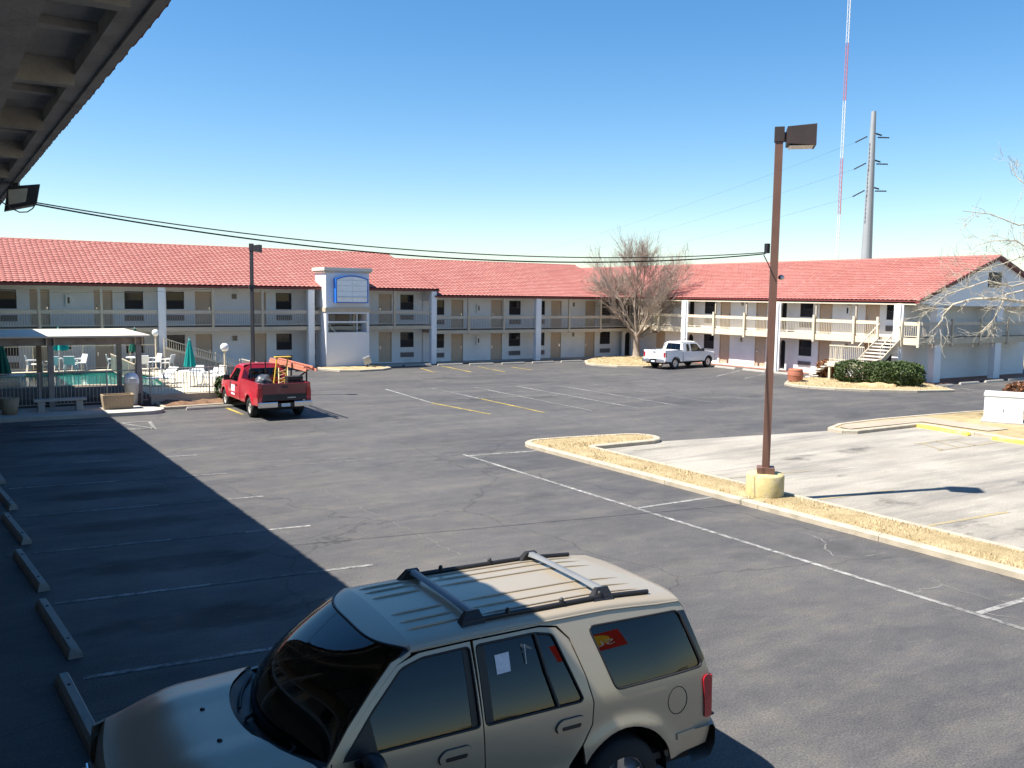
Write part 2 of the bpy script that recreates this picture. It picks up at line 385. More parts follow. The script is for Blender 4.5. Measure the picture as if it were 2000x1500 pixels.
# patched cracks
crack_m = M('crack_filler', (.17, .16, .15), .9, .2)
def crack(pts, w=.02):
    mb = MB(); P = [G(*p) for p in pts]; Q = []
    for a, b in zip(P, P[1:]):
        n = max(2, int((b-a).length/.12))
        for i in range(n): Q.append(a.lerp(b, i/n)+Vector((random.uniform(-.05, .05), random.uniform(-.05, .05), 0)))
    Q.append(P[-1])
    for a, b in zip(Q, Q[1:]): strip(mb, a, b, w*random.uniform(.3, 1.2), .0045)
    structure(mb.build('pavement_crack', crack_m, recalc=False))
crack([(1560, 1040), (1608, 1053), (1612, 1072), (1632, 1087), (1680, 1090), (1730, 1079)], .03)
crack([(1615, 1056), (1632, 1054)]); crack([(1725, 1106), (1790, 1122), (1840, 1143), (1930, 1170), (1990, 1178)], .028)
crack([(1840, 1143), (1775, 1158)], .035); crack([(1840, 1143), (1820, 1130)]); crack([(1820, 1190), (1930, 1200), (2000, 1212)], .02)
crack([(625, 955), (700, 990), (800, 1035), (900, 1085)], .016); crack([(450, 915), (620, 905), (800, 890), (980, 885)], .05)
crack([(440, 908), (560, 900), (700, 893)], .05); crack([(380, 880), (425, 860), (440, 845)], .014); crack([(560, 1040), (650, 1058), (790, 1036)], .012)

# --- raised islands
def island(name, poly, mat_top, h=.13, cw=.16, curb_mat=conc_lt, mound=.03):
    """closed kerb ring of separate kerb stones plus a grass top"""
    P = [Vector((p[0], p[1], 0)) for p in poly]; n = len(P)
    area = sum(P[i].x*P[(i+1) % n].y-P[(i+1) % n].x*P[i].y for i in range(n))
    if area < 0: P.reverse()
    inn = []
    for i in range(n):
        d1 = (P[i]-P[i-1]).normalized(); d2 = (P[(i+1) % n]-P[i]).normalized()
        n1, n2 = Vector((-d1.y, d1.x, 0)), Vector((-d2.y, d2.x, 0)); b = (n1+n2).normalized()
        inn.append(P[i]+b*cw/max(.5, b.dot(n1)))
    root = thing(name, (*(sum(P, Vector())/n).xy, 0), None, None); del WO[root]; WO[root] = Vector((*(sum(P, Vector())/n).xy, 0))
    root['kind'] = 'structure'
    up = Vector((0, 0, h))
    for i in range(n):
        a, b, c, d = P[i], P[(i+1) % n], inn[(i+1) % n], inn[i]
        L = (b-a).length; k = max(1, round(L/3.0))
        for j in range(k):
            g = .006/L if L > .5 else 0
            t0, t1 = j/k+g, (j+1)/k-g; q = [a.lerp(b, t0), a.lerp(b, t1), d.lerp(c, t1), d.lerp(c, t0)]
            ins = (q[3]-q[0]).normalized()*.03
            mb = MB(); mb.add([q[0], q[1], q[2], q[3], q[0]+up*.8, q[1]+up*.8, q[2]+up, q[3]+up, q[0]+ins+up, q[1]+ins+up],
                              [(3, 2, 1, 0), (0, 1, 5, 4), (4, 5, 9, 8), (8, 9, 6, 7), (2, 3, 7, 6), (1, 2, 6, 9, 5), (3, 0, 4, 8, 7)])
            mb.build('kerb_stone', curb_mat, root)
    step = .35; E = []; V2 = []
    def dens(R):
        out = []
        for i in range(len(R)):
            a, b = R[i], R[(i+1) % len(R)]; m = max(1, int((b-a).length/step))
            out += [a.lerp(b, j/m) for j in range(m)]
        return out
    D = dens(inn); poly2 = [(p.x, p.y) for p in D]
    xs = [p[0] for p in poly2]; ys = [p[1] for p in poly2]; pts = list(poly2)
    x = min(xs)
    while x < max(xs):
        y = min(ys)
        while y < max(ys):
            q = (x+random.uniform(-.1, .1), y+random.uniform(-.1, .1))
            if inside(q, poly2) and min((q[0]-a)**2+(q[1]-b)**2 for a, b in poly2) > .02: pts.append(q)
            y += step
        x += step
    tri = cdt(pts, len(poly2), [])
    vs = [(x, y, h-.02+(0 if i < len(poly2) else random.uniform(0, mound+.03))) for i, (x, y) in enumerate(tri[0])]
    MB().add(vs, tri[1], True).build('grass_top', mat_top, root, recalc=False)
    return root, poly2
def inside(p, poly):
    x, y = p; r = False; j = len(poly)-1
    for i in range(len(poly)):
        xi, yi = poly[i]; xj, yj = poly[j]
        if (yi > y) != (yj > y) and x < (xj-xi)*(y-yi)/(yj-yi)+xi: r = not r
        j = i
    return r
def cdt(pts, nouter, holes):
    """constrained triangulation: first nouter points are the outline, holes = list of (start, count)"""
    ed = [(i, (i+1) % nouter) for i in range(nouter)]
    for s, c in holes: ed += [(s+i, s+(i+1) % c) for i in range(c)]
    r = delaunay_2d_cdt([Vector(p) for p in pts], ed, [], 0, 1e-6)
    V2 = [tuple(v) for v in r[0]]; outer = pts[:nouter]; hp = [pts[s:s+c] for s, c in holes]; T = []
    for f in r[2]:
        c = (sum(V2[i][0] for i in f)/3, sum(V2[i][1] for i in f)/3)
        if inside(c, outer) and not any(inside(c, h) for h in hp): T.append(tuple(f))
    return V2, T
def arc(cx, cy, r, a0, a1, n): return [(cx+r*cos(radians(a0+(a1-a0)*i/n)), cy+r*sin(radians(a0+(a1-a0)*i/n))) for i in range(n+1)]
def tufts(poly, z, n, hmin, hmax, name='dry_grass'):
    xs = [p[0] for p in poly]; ys = [p[1] for p in poly]; mb = MB(); k = 0
    while k < n:
        x, y = random.uniform(min(xs), max(xs)), random.uniform(min(ys), max(ys))
        if not inside((x, y), poly): continue
        k += 1; a = random.uniform(0, 2*pi); h = random.uniform(hmin, hmax); w = h*.16
        t = Vector((cos(a), sin(a), 0)); l = Vector((random.uniform(-.6, .6), random.uniform(-.6, .6), 1))*h
        p = Vector((x, y, z)); mb.add([p-t*w, p+t*w, p+l], [(0, 1, 2)])
    return tag(mb.build(name, straw_blade, recalc=False), kind='stuff')
strip_poly = [(15.4, -14), (16.95, -14), (16.95, 21.15)]+arc(17.15, 21.35, .2, 180, 90, 3)+[(19.3, 21.5)]+arc(19.35, 22.3, .8, -85, 75, 6)+[(17.3, 23.45), (16.3, 23.55)]+arc(16.2, 22.75, .8, 95, 180, 5)
strip_root, sp = island('kerbed_strip', strip_poly, straw, .13, .2); 
tufts(sp, .11, 14000, .03, .085)
isl2, sp2 = island('kerbed_island', [(26.9, 20.0), (27.3, 19.65), (31.0, 19.65), (30.75, 17.4), (30.5, 15.4), (34, 14.6), (41, 17.5), (43.5, 19.5), (39.6, 20.4), (36.8, 20.95), (33.5, 21.2), (30.9, 21.35), (28.2, 21.2), (27.0, 20.7)], straw, .13, .2, mound=-.03)
isl2b = sheet('island_walk', [(27.3, 20.0), (31.5, 19.9), (31.4, 17.3), (32.6, 17.2), (33.0, 20.75), (28.3, 20.9), (27.4, 20.5)], .136, M('walk_tan', (.33, .275, .205), .85, .12, 1.5, .3, 40))
bedC, sp3 = island('corner_bed', [(39.3, 33.1), (38.9, 32.3), (38.95, 31.2), (39.5, 29.9), (40.6, 28.6), (42.5, 27.2), (44.7, 26.5), (46.4, 28.9), (46.4, 33.6), (43.6, 34.9), (41, 34.3)], straw, .13, .16, mound=.05)
tufts(sp3, .13, 3500, .04, .12)
bedT, sp4 = island('tree_bed', [(38.1, 49.4), (37.9, 48.2), (38.6, 46.6), (40, 45.6), (41.9, 45.9), (44.5, 48.6), (46.3, 50.5), (46.3, 53.7), (42, 53.4), (39.5, 51.4)], straw, .13, .16, mound=.06)
tufts(sp4, .13, 3500, .04, .12)
towI, sp5 = island('tower_base_island', [(20.0, 52.2), (20.5, 50.8), (21.6, 50.3), (23.3, 50.6), (24.2, 51.4), (24.4, 53.9), (20.0, 53.9)], straw, .13, .16, mound=.02)
padP = [(-2, 36.2), (6.6, 36.0)]+arc(6.75, 36.75, .75, -80, 80, 5)+[(6.6, 38.9), (-2, 39.1)]
pad_root = thing('concrete_pad', (3, 37.5, 0), None, None); pad_root['kind'] = 'structure'
MB().prism(padP, 0, .14).build('slab', conc, pad_root)
bedP, sp6 = island('soil_bed', [(7.6, 37.2), (11.6, 37.6), (11.9, 39.05), (7.6, 39.0)], soil, .12, .12, mound=.12)

# pool deck with a pool basin cut in it
DZ = .40
pool_poly = [(-1.0, 44.5), (6.3, 44.4), (9.0, 42.4), (9.5, 48.0), (8.6, 52.2), (-1.0, 52.4)]
deck_poly = [(-2, 39.2), (11.7, 39.2), (12.6, 42), (12.6, 47), (10.6, 51.3), (10.6, 53.6), (-2, 53.6)]
def densify(poly, step):
    out = []
    for i in range(len(poly)):
        a, b = Vector(poly[i][:2]), Vector(poly[(i+1) % len(poly)][:2]); m = max(1, int(math.ceil((b-a).length/step)))
        out += [tuple(a.lerp(b, j/m)) for j in range(m)]
    return out
dk = thing('pool_deck', (5, 46, 0), None, None); dk['kind'] = 'structure'
T2 = cdt(deck_poly+pool_poly, len(deck_poly), [(len(deck_poly), len(pool_poly))])
mb = MB().add([(x, y, DZ) for x, y in T2[0]], T2[1])
for i in range(len(deck_poly)):
    a, b = deck_poly[i], deck_poly[(i+1) % len(deck_poly)]; mb.quad((*a, 0), (*b, 0), (*b, DZ), (*a, DZ))
mb.build('deck_slab', deck_m, dk, recalc=False)
patio = M('patio_shade_tone', (.10, .085, .07), .85, .25, 2, .3, 30)  # dark tone that paints the pergola's shade into the colour
B(-2, 7.5, 39.12, 39.19, 0, DZ+.01).build('shaded_deck_front', patio, dk); B(-2, 7.5, 39.2, 44.15, DZ+.004, DZ+.02).build('patio_shade_sheet', patio, dk)  # facing and sheet added to darken the deck where the pergola shades it
mb = MB(); pp = pool_poly
for i in range(len(pp)):
    a, b = pp[i], pp[(i+1) % len(pp)]; mb.quad((*a, -.8), (*b, -.8), (*b, DZ), (*a, DZ))
mb.build('pool_wall', M('pool_tile', (.25, .45, .42), .4), dk, recalc=False)
sheet('pool_water', pool_poly, DZ-.10, water_m)
mb = MB()
for i in range(len(pp)):
    a, b = Vector((*pp[i], DZ+.012)), Vector((*pp[(i+1) % len(pp)], DZ+.012)); L = (b-a).length; k = max(1, int(L/1.2))
    for j in range(k):
        q0, q1 = a.lerp(b, (j+.01)/k), a.lerp(b, (j+.99)/k); MB().bar(q0, q1, .28, .05).build('coping_stone', conc_lt, dk)

# ================================================================== wheel stops
def stop_mesh(L, name='wheel_stop', mat=stop_m):
    mb = MB(); x = L/2
    prof = [(-.09, 0), (.09, 0), (.075, .07), (.045, .125), (-.045, .125), (-.075, .07)]
    n = len(prof); vs = [(-x, *p) for p in prof]+[(x, *p) for p in prof]
    vs[3] = (-x+.05, *prof[3]); vs[4] = (-x+.05, *prof[4]); vs[n+3] = (x-.05, *prof[3]); vs[n+4] = (x-.05, *prof[4])
    mb.add(vs, [tuple(range(n)), tuple(range(2*n-1, n-1, -1))]+[(i, n+i, n+(i+1) % n, (i+1) % n) for i in range(n)])
    me = mb.mesh(name, mat)
    return me
ST = stop_mesh(2.4); STS = stop_mesh(1.9); pin_me = MB().lathe([(.001, 0), (.02, 0), (.02, .012), (.001, .012)][::-1], 8).mesh('steel_pin', grey_dk)
def stop(me, c, rz, label, group):
    o = link('wheel_stop', me, None, (c[0], c[1], .003)); o.rotation_euler.z = rz; tag(o, label, 'wheel stop', group)
    for s in (-1, 1):
        p = bpy.data.objects.new('steel_pin', pin_me); COL.objects.link(p); p.parent = o; p.location = (s*.75, 0, .124)
    return o
LB = ['concrete wheel stop in the shade directly ahead of the tan SUV', 'shaded concrete wheel stop, second from the bottom left corner', 'shaded concrete wheel stop, third up the left edge', 'shaded concrete wheel stop, fourth up the left edge', 'shaded concrete wheel stop, fifth and small at the left edge', 'shaded concrete wheel stop, farthest one cut by the left edge']
for i in range(-1, 6):
    y = 13.5+3.08*i if i >= 0 else 10.45
    if i >= 5: continue
    stop(ST, (1.2+(.08 if i == 0 else 0), y), radians(92+random.uniform(-1, 3)), LB[i+1], 'wheel stops in the shaded stalls')
LB2 = ['pale wheel stop just right of the white sign tower', 'second wheel stop right of the sign tower', 'third wheel stop along the north wing right of the tower', 'fourth wheel stop along the north wing right of the tower', 'fifth wheel stop along the north wing', 'wheel stop before the tall column of the lower north wing', 'wheel stop nearest the bare tree bed along the north wing']
for (x, y), lb in zip([(24.9, 53.3), (26.95, 53.15), (29.1, 52.6), (31.3, 52.2), (33.7, 51.95), (36.2, 51.9), (38.7, 51.9)], LB2):
    stop(STS, (x, y), radians(random.uniform(-2, 2)), lb, 'wheel stops along the north wing')
LB3 = ['concrete wheel stop right beside the white pickup nose', 'concrete wheel stop between white pickup and tall lamp post', 'concrete wheel stop behind the tall lamp post near the barrel']
for (x, y), lb in zip([(45.05, 43.0), (45.0, 40.4), (45.0, 38.0)], LB3): stop(STS, (x, y), radians(90+random.uniform(-2, 2)), lb, 'wheel stops along the east wing')
LB4 = ['wheel stop nearest the hedge by the gable end', 'second wheel stop from the hedge along the gable end', 'third wheel stop from the hedge along the gable end', 'fourth wheel stop at the right along the gable end']
for (x, y), lb in zip([(46.7, 28.4), (49.9, 28.75), (52.6, 28.8), (55.2, 28.9)], LB4): stop(STS, (x, y), radians(random.uniform(-2, 2)), lb, 'wheel stops along the gable end')
YS = stop_mesh(2.3, 'wheel_stop', yellow_p)
a = G(1797, 830, .08); b = G(1892, 846, .08); stop(YS, ((a.x+b.x)/2-.1, (a.y+b.y)/2), atan2(b.y-a.y, b.x-a.x), 'yellow painted wheel stop beside the white utility box', 'yellow wheel stops')
stop(YS, (30.35, 15.4), radians(88), 'yellow painted wheel stop cut off at the right picture edge', 'yellow wheel stops')
stop(STS, (9.3, 36.8), radians(3), 'wheel stop in front of the soil bed by the pool', 'wheel stops by the pool bed')
stop(STS, (10.9, 39.15-1.35), radians(3), 'wheel stop ahead of the red pickup by the bush', 'wheel stops by the pool bed')

# ================================================================== MOTEL WINGS
def sub(name, me, parent, loc=(0, 0, 0), rot=None):
    o = bpy.data.objects.new(name, me); COL.objects.link(o); o.parent = parent; o.location = loc
    if rot: o.rotation_euler = rot
    return o
# shared door / window / ac meshes, facing -Y, origin at bottom centre of the opening at wall face
def door_meshes(w, h):
    d = MB().box(-w/2+.05, w/2-.05, .06, .10, .02, h-.05)
    for i in (-1, 1):
        for z0, z1 in ((.18, .80), (.92, 1.45), (1.55, 1.82)):
            if z1 < h-.08: d.box(i*w*.21-w*.14, i*w*.21+w*.14, .052, .062, z0, z1)
    f = MB().box(-w/2, -w/2+.05, .0, .10, 0, h).box(w/2-.05, w/2, .0, .10, 0, h).box(-w/2+.05, w/2-.05, .0, .10, h-.05, h).box(-w/2+.05, w/2-.05, .01, .12, 0, .02)
    k = MB().box(-.03, .03, .045, .053, -.10, .10).tube([(0, .05, 0), (0, -.005, 0), (.10, -.005, 0)], .012, 6).lathe([(.001, .0), (.03, .0), (.03, .015), (.001, .015)], 10, (0, .035, .22), 'y')
    return d.mesh('door', door_m), f.mesh('door_frame', dframe), k.mesh('door_handle', chrome)
def window_meshes(w, h):
    f = MB()
    for x0, x1, z0, z1 in ((-w/2, -w/2+.045, 0, h), (w/2-.045, w/2, 0, h), (-w/2+.045, w/2-.045, h-.045, h), (-w/2+.045, w/2-.045, 0, .045)): f.box(x0, x1, .02, .08, z0, z1)
    f.box(-w/2+.045, w/2-.045, .035, .075, h*.48, h*.48+.035)
    p = MB().box(-w/2+.045, w/2-.045, .058, .064, h*.48+.035, h-.045); s = MB().box(-w/2+.045, w/2-.045, .042, .048, .045, h*.48)
    si = MB().box(-w/2-.04, w/2+.04, -.03, .02, -.05, 0)
    return f.mesh('window', M('bronze_frame', (.05, .04, .035), .4)), p.mesh('upper_pane', glass_room), s.mesh('screen', screen_m), si.mesh('window_sill', wall)
def ac_meshes(w, h):
    f = MB().box(-w/2, w/2, -.04, .0, 0, .03).box(-w/2, w/2, -.04, 0, h-.03, h).box(-w/2, -w/2+.03, -.04, 0, .03, h-.03).box(w/2-.03, w/2, -.04, 0, .03, h-.03).box(-w/2+.03, w/2-.03, -.003, .0, .03, h-.03)
    l = MB()
    for i in range(7): l.obox((0, -.018, .055+i*(h-.09)/6.5), (w/2-.032, 0, 0), (0, .014, .008), (0, -.002, .004))
    return f.mesh('air_conditioner', M('ac_frame', (.30, .28, .27), .5)), l.mesh('louvres', M('ac_louvre', (.20, .19, .20), .5))
DM = door_meshes(.98, 2.05); WM = window_meshes(1.02, 1.04); AM = ac_meshes(1.02, .34)
ext_me = MB().box(-.15, .15, -.16, 0, 0, .62).mesh('extinguisher_cabinet', white_pl); ext_gl = MB().box(-.055, .055, -.164, -.161, .14, .48).mesh('glazed_front', glass_room)
ext_red = MB().lathe([(.001, .0), (.055, 0), (.055, .3), (.02, .36), (.02, .4), (.001, .4)], 10, (0, -.1, .1)).mesh('extinguisher', M('ext_red', (.5, .02, .02), .3))
lamp_me = MB().box(-.07, .07, -.05, 0, 0, .3).lathe([(.001, -.02), (.05, -.02), (.05, .2), (.001, .24)], 10, (0, -.09, .05)).mesh('wall_lamp', M('lamp_tan', (.34, .30, .24), .5))
BAL_H = .62
bal_me = B(-.011, .011, -.011, .011, 0, BAL_H).mesh('baluster', rail_m)
bal_cream = B(-.012, .012, -.012, .012, 0, BAL_H).mesh('baluster', M('cream_paint', (.66, .57, .42), .5, .05, dirt=(.4, .33, .24), damt=.25))
cream = MAT['cream_paint']

def tile_roof(mb_name, p0, p1, up, tiles_w=.30, course=.36, parent=None, amp=.038, lift=.03):
    """p0->p1 along the eave, up = vector from eave to ridge. one corrugated sheet with stepped courses"""
    p0, p1, up = Vector(p0), Vector(p1), Vector(up); d = (p1-p0); L = d.length; d.normalize(); S = up.length; u = up.normalized(); n = d.cross(u)
    if n.z < 0: n = -n
    nt_ = max(1, round(L/tiles_w)); nc = max(1, round(S/course)); seg = 6
    vs = []; fs = []; tint = []; W = nt_*seg+1
    prof = [abs(sin(pi*(i % seg)/seg))**.8*amp for i in range(W)]
    jit = [[random.random() for _ in range(nt_+1)] for _ in range(nc)]
    for c in range(nc):
        for r, (s, lf) in enumerate(((c/nc*S, lift), ((c+1)/nc*S+.001, 0))):
            for i in range(W):
                j = jit[c][i//seg]; vs.append(p0+d*(L*i/(W-1))+u*(s-(.012*j if r == 0 else 0))+n*(prof[i]+lf+(j*.008)))
                tint.append(j)
    for r in range(2*nc-1):
        for i in range(W-1): fs.append((r*W+i, r*W+i+1, (r+1)*W+i+1, (r+1)*W+i))
    me = bpy.data.meshes.new(mb_name); o = WO[parent]; me.from_pydata([v-o for v in vs], [], fs)
    at = me.attributes.new('tint', 'FLOAT', 'POINT'); at.data.foreach_set('value', [max(0, (t-.72)*2.4)**1.3*.5 if t > .72 else 0 for t in tint])
    me.materials.append(tile_m); me.update()
    ob = link(mb_name, me, parent, o); ob['kind'] = 'stuff'; return ob

class Wing:
    def __init__(s, name, label, axis, plane, u0, u1, f0, f1, soff, depth=16, set_back=1.6, rot=0):
        s.axis, s.plane, s.f0, s.f1, s.soff, s.sb, s.u0, s.u1, s.depth = axis, plane, f0, f1, soff, set_back, u0, u1, depth
        s.rot = rot; s.root = thing(name, s.T((u0+u1)/2, -set_back, 0), label, 'motel building')
    def T(s, u, v, z): return Vector((u, s.plane-v, z)) if s.axis == 0 else Vector((s.plane-v, u, z))
    def bx(s, mb, u0, u1, v0, v1, z0, z1):
        a, b = s.T(u0, v0, z0), s.T(u1, v1, z1); return mb.box(a.x, b.x, a.y, b.y, a.z, b.z)
    def part(s, name, mat, u0, u1, v0, v1, z0, z1, parent=None):
        mb = MB(); s.bx(mb, u0, u1, v0, v1, z0, z1); return mb.build(name, mat, parent or s.root, origin=s.T((u0+u1)/2, (v0+v1)/2, z0))
    def at(s, name, me, u, v, z): return link(name, me, s.root, s.T(u, v, z), (0, 0, s.rot))
    def wall(s, openings, z0, z1, u0=None, u1=None, name='wall'):
        u0 = s.u0 if u0 is None else u0; u1 = s.u1 if u1 is None else u1
        us = sorted({u0, u1, *[x for o in openings for x in o[:2]]}); zs = sorted({z0, z1, *[x for o in openings for x in o[2:4]]})
        us = [u for u in us if u0-1e-6 <= u <= u1+1e-6]; zs = [z for z in zs if z0-1e-6 <= z <= z1+1e-6]; mb = MB(); v = -s.sb
        for i in range(len(us)-1):
            for j in range(len(zs)-1):
                cu, cz = (us[i]+us[i+1])/2, (zs[j]+zs[j+1])/2
                if any(o[0] < cu < o[1] and o[2] < cz < o[3] for o in openings): continue
                mb.quad(s.T(us[i], v, zs[j]), s.T(us[i+1], v, zs[j]), s.T(us[i+1], v, zs[j+1]), s.T(us[i], v, zs[j+1]))
        for a, b, c, d in [o[:4] for o in openings]:
            r = v-.14
            for p, q in (((a, c), (a, d)), ((b, c), (b, d)), ((a, d), (b, d)), ((a, c), (b, c))):
                mb.quad(s.T(p[0], v, p[1]), s.T(q[0], v, q[1]), s.T(q[0], r, q[1]), s.T(p[0], r, p[1]))
        mb.build(name, wall, s.root, recalc=False)
    def floor(s, f, doors, windows, ext=(), lamps=(), hside=None, wall_top=None, arches=()):
        ops = []
        for i, u in enumerate(doors):
            ops.append((u-.49, u+.49, f, f+2.05)); d = s.at('door', DM[0], u, -s.sb, f)
            sub('door_frame', DM[1], d); sd = -1 if (i % 2) else 1
            sub('door_handle', DM[2], d, (sd*.36, 0, .98))
        for u in windows:
            ops.append((u-.51, u+.51, f+.98, f+2.02)); w = s.at('window', WM[0], u, -s.sb, f+.98)
            sub('upper_pane', WM[1], w); sub('screen', WM[2], w); sub('window_sill', WM[3], w)
            a = s.at('air_conditioner', AM[0], u, -s.sb, f+.30); sub('louvres', AM[1], a)
        for u0, u1 in arches: ops.append((u0, u1, f, f+2.1))
        for u in ext:
            e = s.at('extinguisher_cabinet', ext_me, u, -s.sb, f+1.15); sub('glazed_front', ext_gl, e); sub('extinguisher', ext_red, e)
        for u in lamps: s.at('wall_lamp', lamp_me, u, -s.sb, f+1.62)
        s.wall(ops, f-.1, wall_top)
    def railing(s, us, bal, z, rail_mat, v=0.0, name='railing', pitch=.125, hi=.95):
        for a, b in zip(us, us[1:]):
            r = s.part(name, rail_mat, a+.072, b-.072, v-.03, v+.03, z+hi-.20, z+hi)
            mb = MB(); s.bx(mb, a+.072, b-.072, v-.02, v+.02, z+.09, z+.13); mb.build('bottom_rail', rail_mat, r)
            n = int((b-a-.144)/pitch)
            for i in range(n): link('baluster', bal, r, s.T(a+.072+(i+.5)*(b-a-.144)/n, v, z+.13))

def gable(w, u0, u1, z_eave, z_ridge, half, over=.0, overhang=.15):
    """tile roof both sides: eave in front at v=overhang, ridge `half` behind"""
    rise = z_ridge-z_eave
    deck = MB()
    for a in ((u0, overhang, z_eave-.03), (u1, overhang, z_eave-.03)): pass
    e0, e1, r0, r1 = w.T(u0, overhang, z_eave-.05), w.T(u1, overhang, z_eave-.05), w.T(u0, overhang-half, z_ridge-.05), w.T(u1, overhang-half, z_ridge-.05)
    b0, b1 = w.T(u0, overhang-2*half, z_eave-.05), w.T(u1, overhang-2*half, z_eave-.05); t = Vector((0, 0, -.12))
    deck.add([e0, e1, r1, r0, b1, b0, e0+t, e1+t, r1+t, r0+t, b1+t, b0+t], [(0, 1, 2, 3), (3, 2, 4, 5), (6, 9, 8, 7), (9, 11, 10, 8), (0, 6, 7, 1), (5, 4, 10, 11), (0, 3, 9, 6), (3, 5, 11, 9), (1, 7, 8, 2), (2, 8, 10, 4)])
    rf = deck.build('roof', gutter, w.root)
    sl = Vector(w.T(0, overhang-half, z_ridge)-w.T(0, overhang+.06, z_eave-.02))
    tile_roof('roof_tiles', w.T(u0-over, overhang+.06, z_eave-.02), w.T(u1+over, overhang+.06, z_eave-.02), sl, parent=rf)
    bk = MB().add([b0+Vector((0, 0, .03)), b1+Vector((0, 0, .03)), r1+Vector((0, 0, .03)), r0+Vector((0, 0, .03))], [(0, 1, 2, 3)]).build('rear_slope', tile_m, rf, recalc=False)
    n = int((u1-u0)/.42); cap = MB().lathe([(.10, 0), (.12, .43)], 8, (0, 0, 0), 'x' if w.axis == 0 else 'y').mesh('ridge_tile', tile_m)
    for i in range(n): link('ridge_tile', cap, rf, w.T(u0+(u1-u0)*i/n, overhang-half, z_ridge-.02))
    return rf

def facade(w, posts, columns, lamps_hi=(), low=False):
    pass

# ---------------- wing A (taller, left) and wing B (lower, middle)
def north_wing(name, label, u0, u1, f0, f1, soff, posts, cols, doors, windows, ext, lamps, ridge, roof0, roof1, over, col_w=.34):
    w = Wing(name, label, 0, 54.2, u0, u1, f0, f1, soff)
    w.floor(f0, doors, windows, ext, lamps, wall_top=f1-.2); w.floor(f1, doors, windows, ext, lamps, wall_top=soff+.05)
    # body behind the wall, slab, soffit
    w.part('building_body', wall, u0, u1, -1.78, -15.0, 0, soff+.1)
    sl = w.part('balcony_slab', trim_dk, u0, u1, .02, -1.6, f1-.22, f1-.005)
    w.part('slab_fascia', trim, u0, u1, .022, .07, f1-.27, f1-.035, sl)
    w.part('slab_dark_strip', darkgap, u0, u1, .022, .052, f1-.033, f1+.015, sl)  # thin dark strip along the top of the slab fascia
    w.part('soffit', trim_dk, u0, u1, .10, -1.6, soff, soff+.05)
    w.part('eave_fascia', trim, u0, u1, .102, .14, soff-.01, soff+.12)
    w.part('gutter', gutter, u0, u1, .142, .24, soff+.03, soff+.13)
    allp = sorted(posts+cols)
    for u in posts: w.part('post', trim, u-.07, u+.07, -.055, .085, f1-.33, soff)
    for u in cols:
        c = w.part('column', col_white, u-col_w/2, u+col_w/2, -.2, .16, .0, soff)
        w.part('downpipe', col_white, u+col_w/2+.003, u+col_w/2+.09, .02, .10, .1, soff, c)
    w.railing(allp, bal_me, f1, rail_m, v=.0)
    gable(w, roof0, roof1, soff+.17, ridge, 8.0, over)
    return w
colsA = [2.25, 11.04, 19.94, 28.6]
postsA = [4.85, 7.91, 13.96, 16.91, 22.85, 25.73]
dA = []; wA = []
for c in colsA:
    for s in (-1, 1):
        if c+s*2.75 > 28.6: continue
        dA.append(c+s*2.78); wA.append(c+s*1.15)
dA = [u for u in dA if u > 2.5]; wA = [u for u in wA if u > 2.5]
A = north_wing('motel_wing', 'long two-storey white motel wing with red tiled roof behind the pool', -8, 28.62, .1, 2.67, 4.93, postsA, colsA, dA, wA, [6.45, 24.2], [15.6, 14.85+.9], 7.70, -8, 28.95, 0)
colsB = [37.23]; postsB = [31.4, 34.31, 40.11, 43.09, 46.0]
dB = [31.42, 34.72, 40.08, 43.35]; wB = [29.85, 36.3, 38.5, 44.87]
Bw = north_wing('motel_wing', 'lower middle motel wing with red roof between sign tower and bare tree', 28.66, 47.9, .0, 2.32, 4.52, postsB, colsB, dB, wB, [33.1], [41.7], 7.34, 28.96, 46.45, 0, .40)
Bw.railing([28.75, 31.4], bal_me, 2.32, rail_m); Bw.railing([46.0, 47.4], bal_me, 2.32, rail_m)
# step wall of wing A roof above wing B
mb = MB(); z0, z1 = 4.9, 7.62
mb.add([(28.63, 54.2, 4.3), (28.63, 70, 4.3), (28.63, 70, 5.05), (28.63, 62.1, 7.58), (28.63, 54.2, 5.0)], [(0, 1, 2, 3, 4)]); mb.build('gable_wall', wall, A.root, recalc=False)
mb = MB().add([(28.9, 53.98, 4.95), (28.9, 62.1, 7.56), (28.9, 62.1, 7.70), (28.9, 53.98, 5.1), (28.99, 53.98, 4.95), (28.99, 62.1, 7.56), (28.99, 62.1, 7.70), (28.99, 53.98, 5.1)],
              [(0, 1, 2, 3), (7, 6, 5, 4), (0, 4, 5, 1), (3, 2, 6, 7), (0, 3, 7, 4)]); mb.build('rake_board', gutter, A.root)
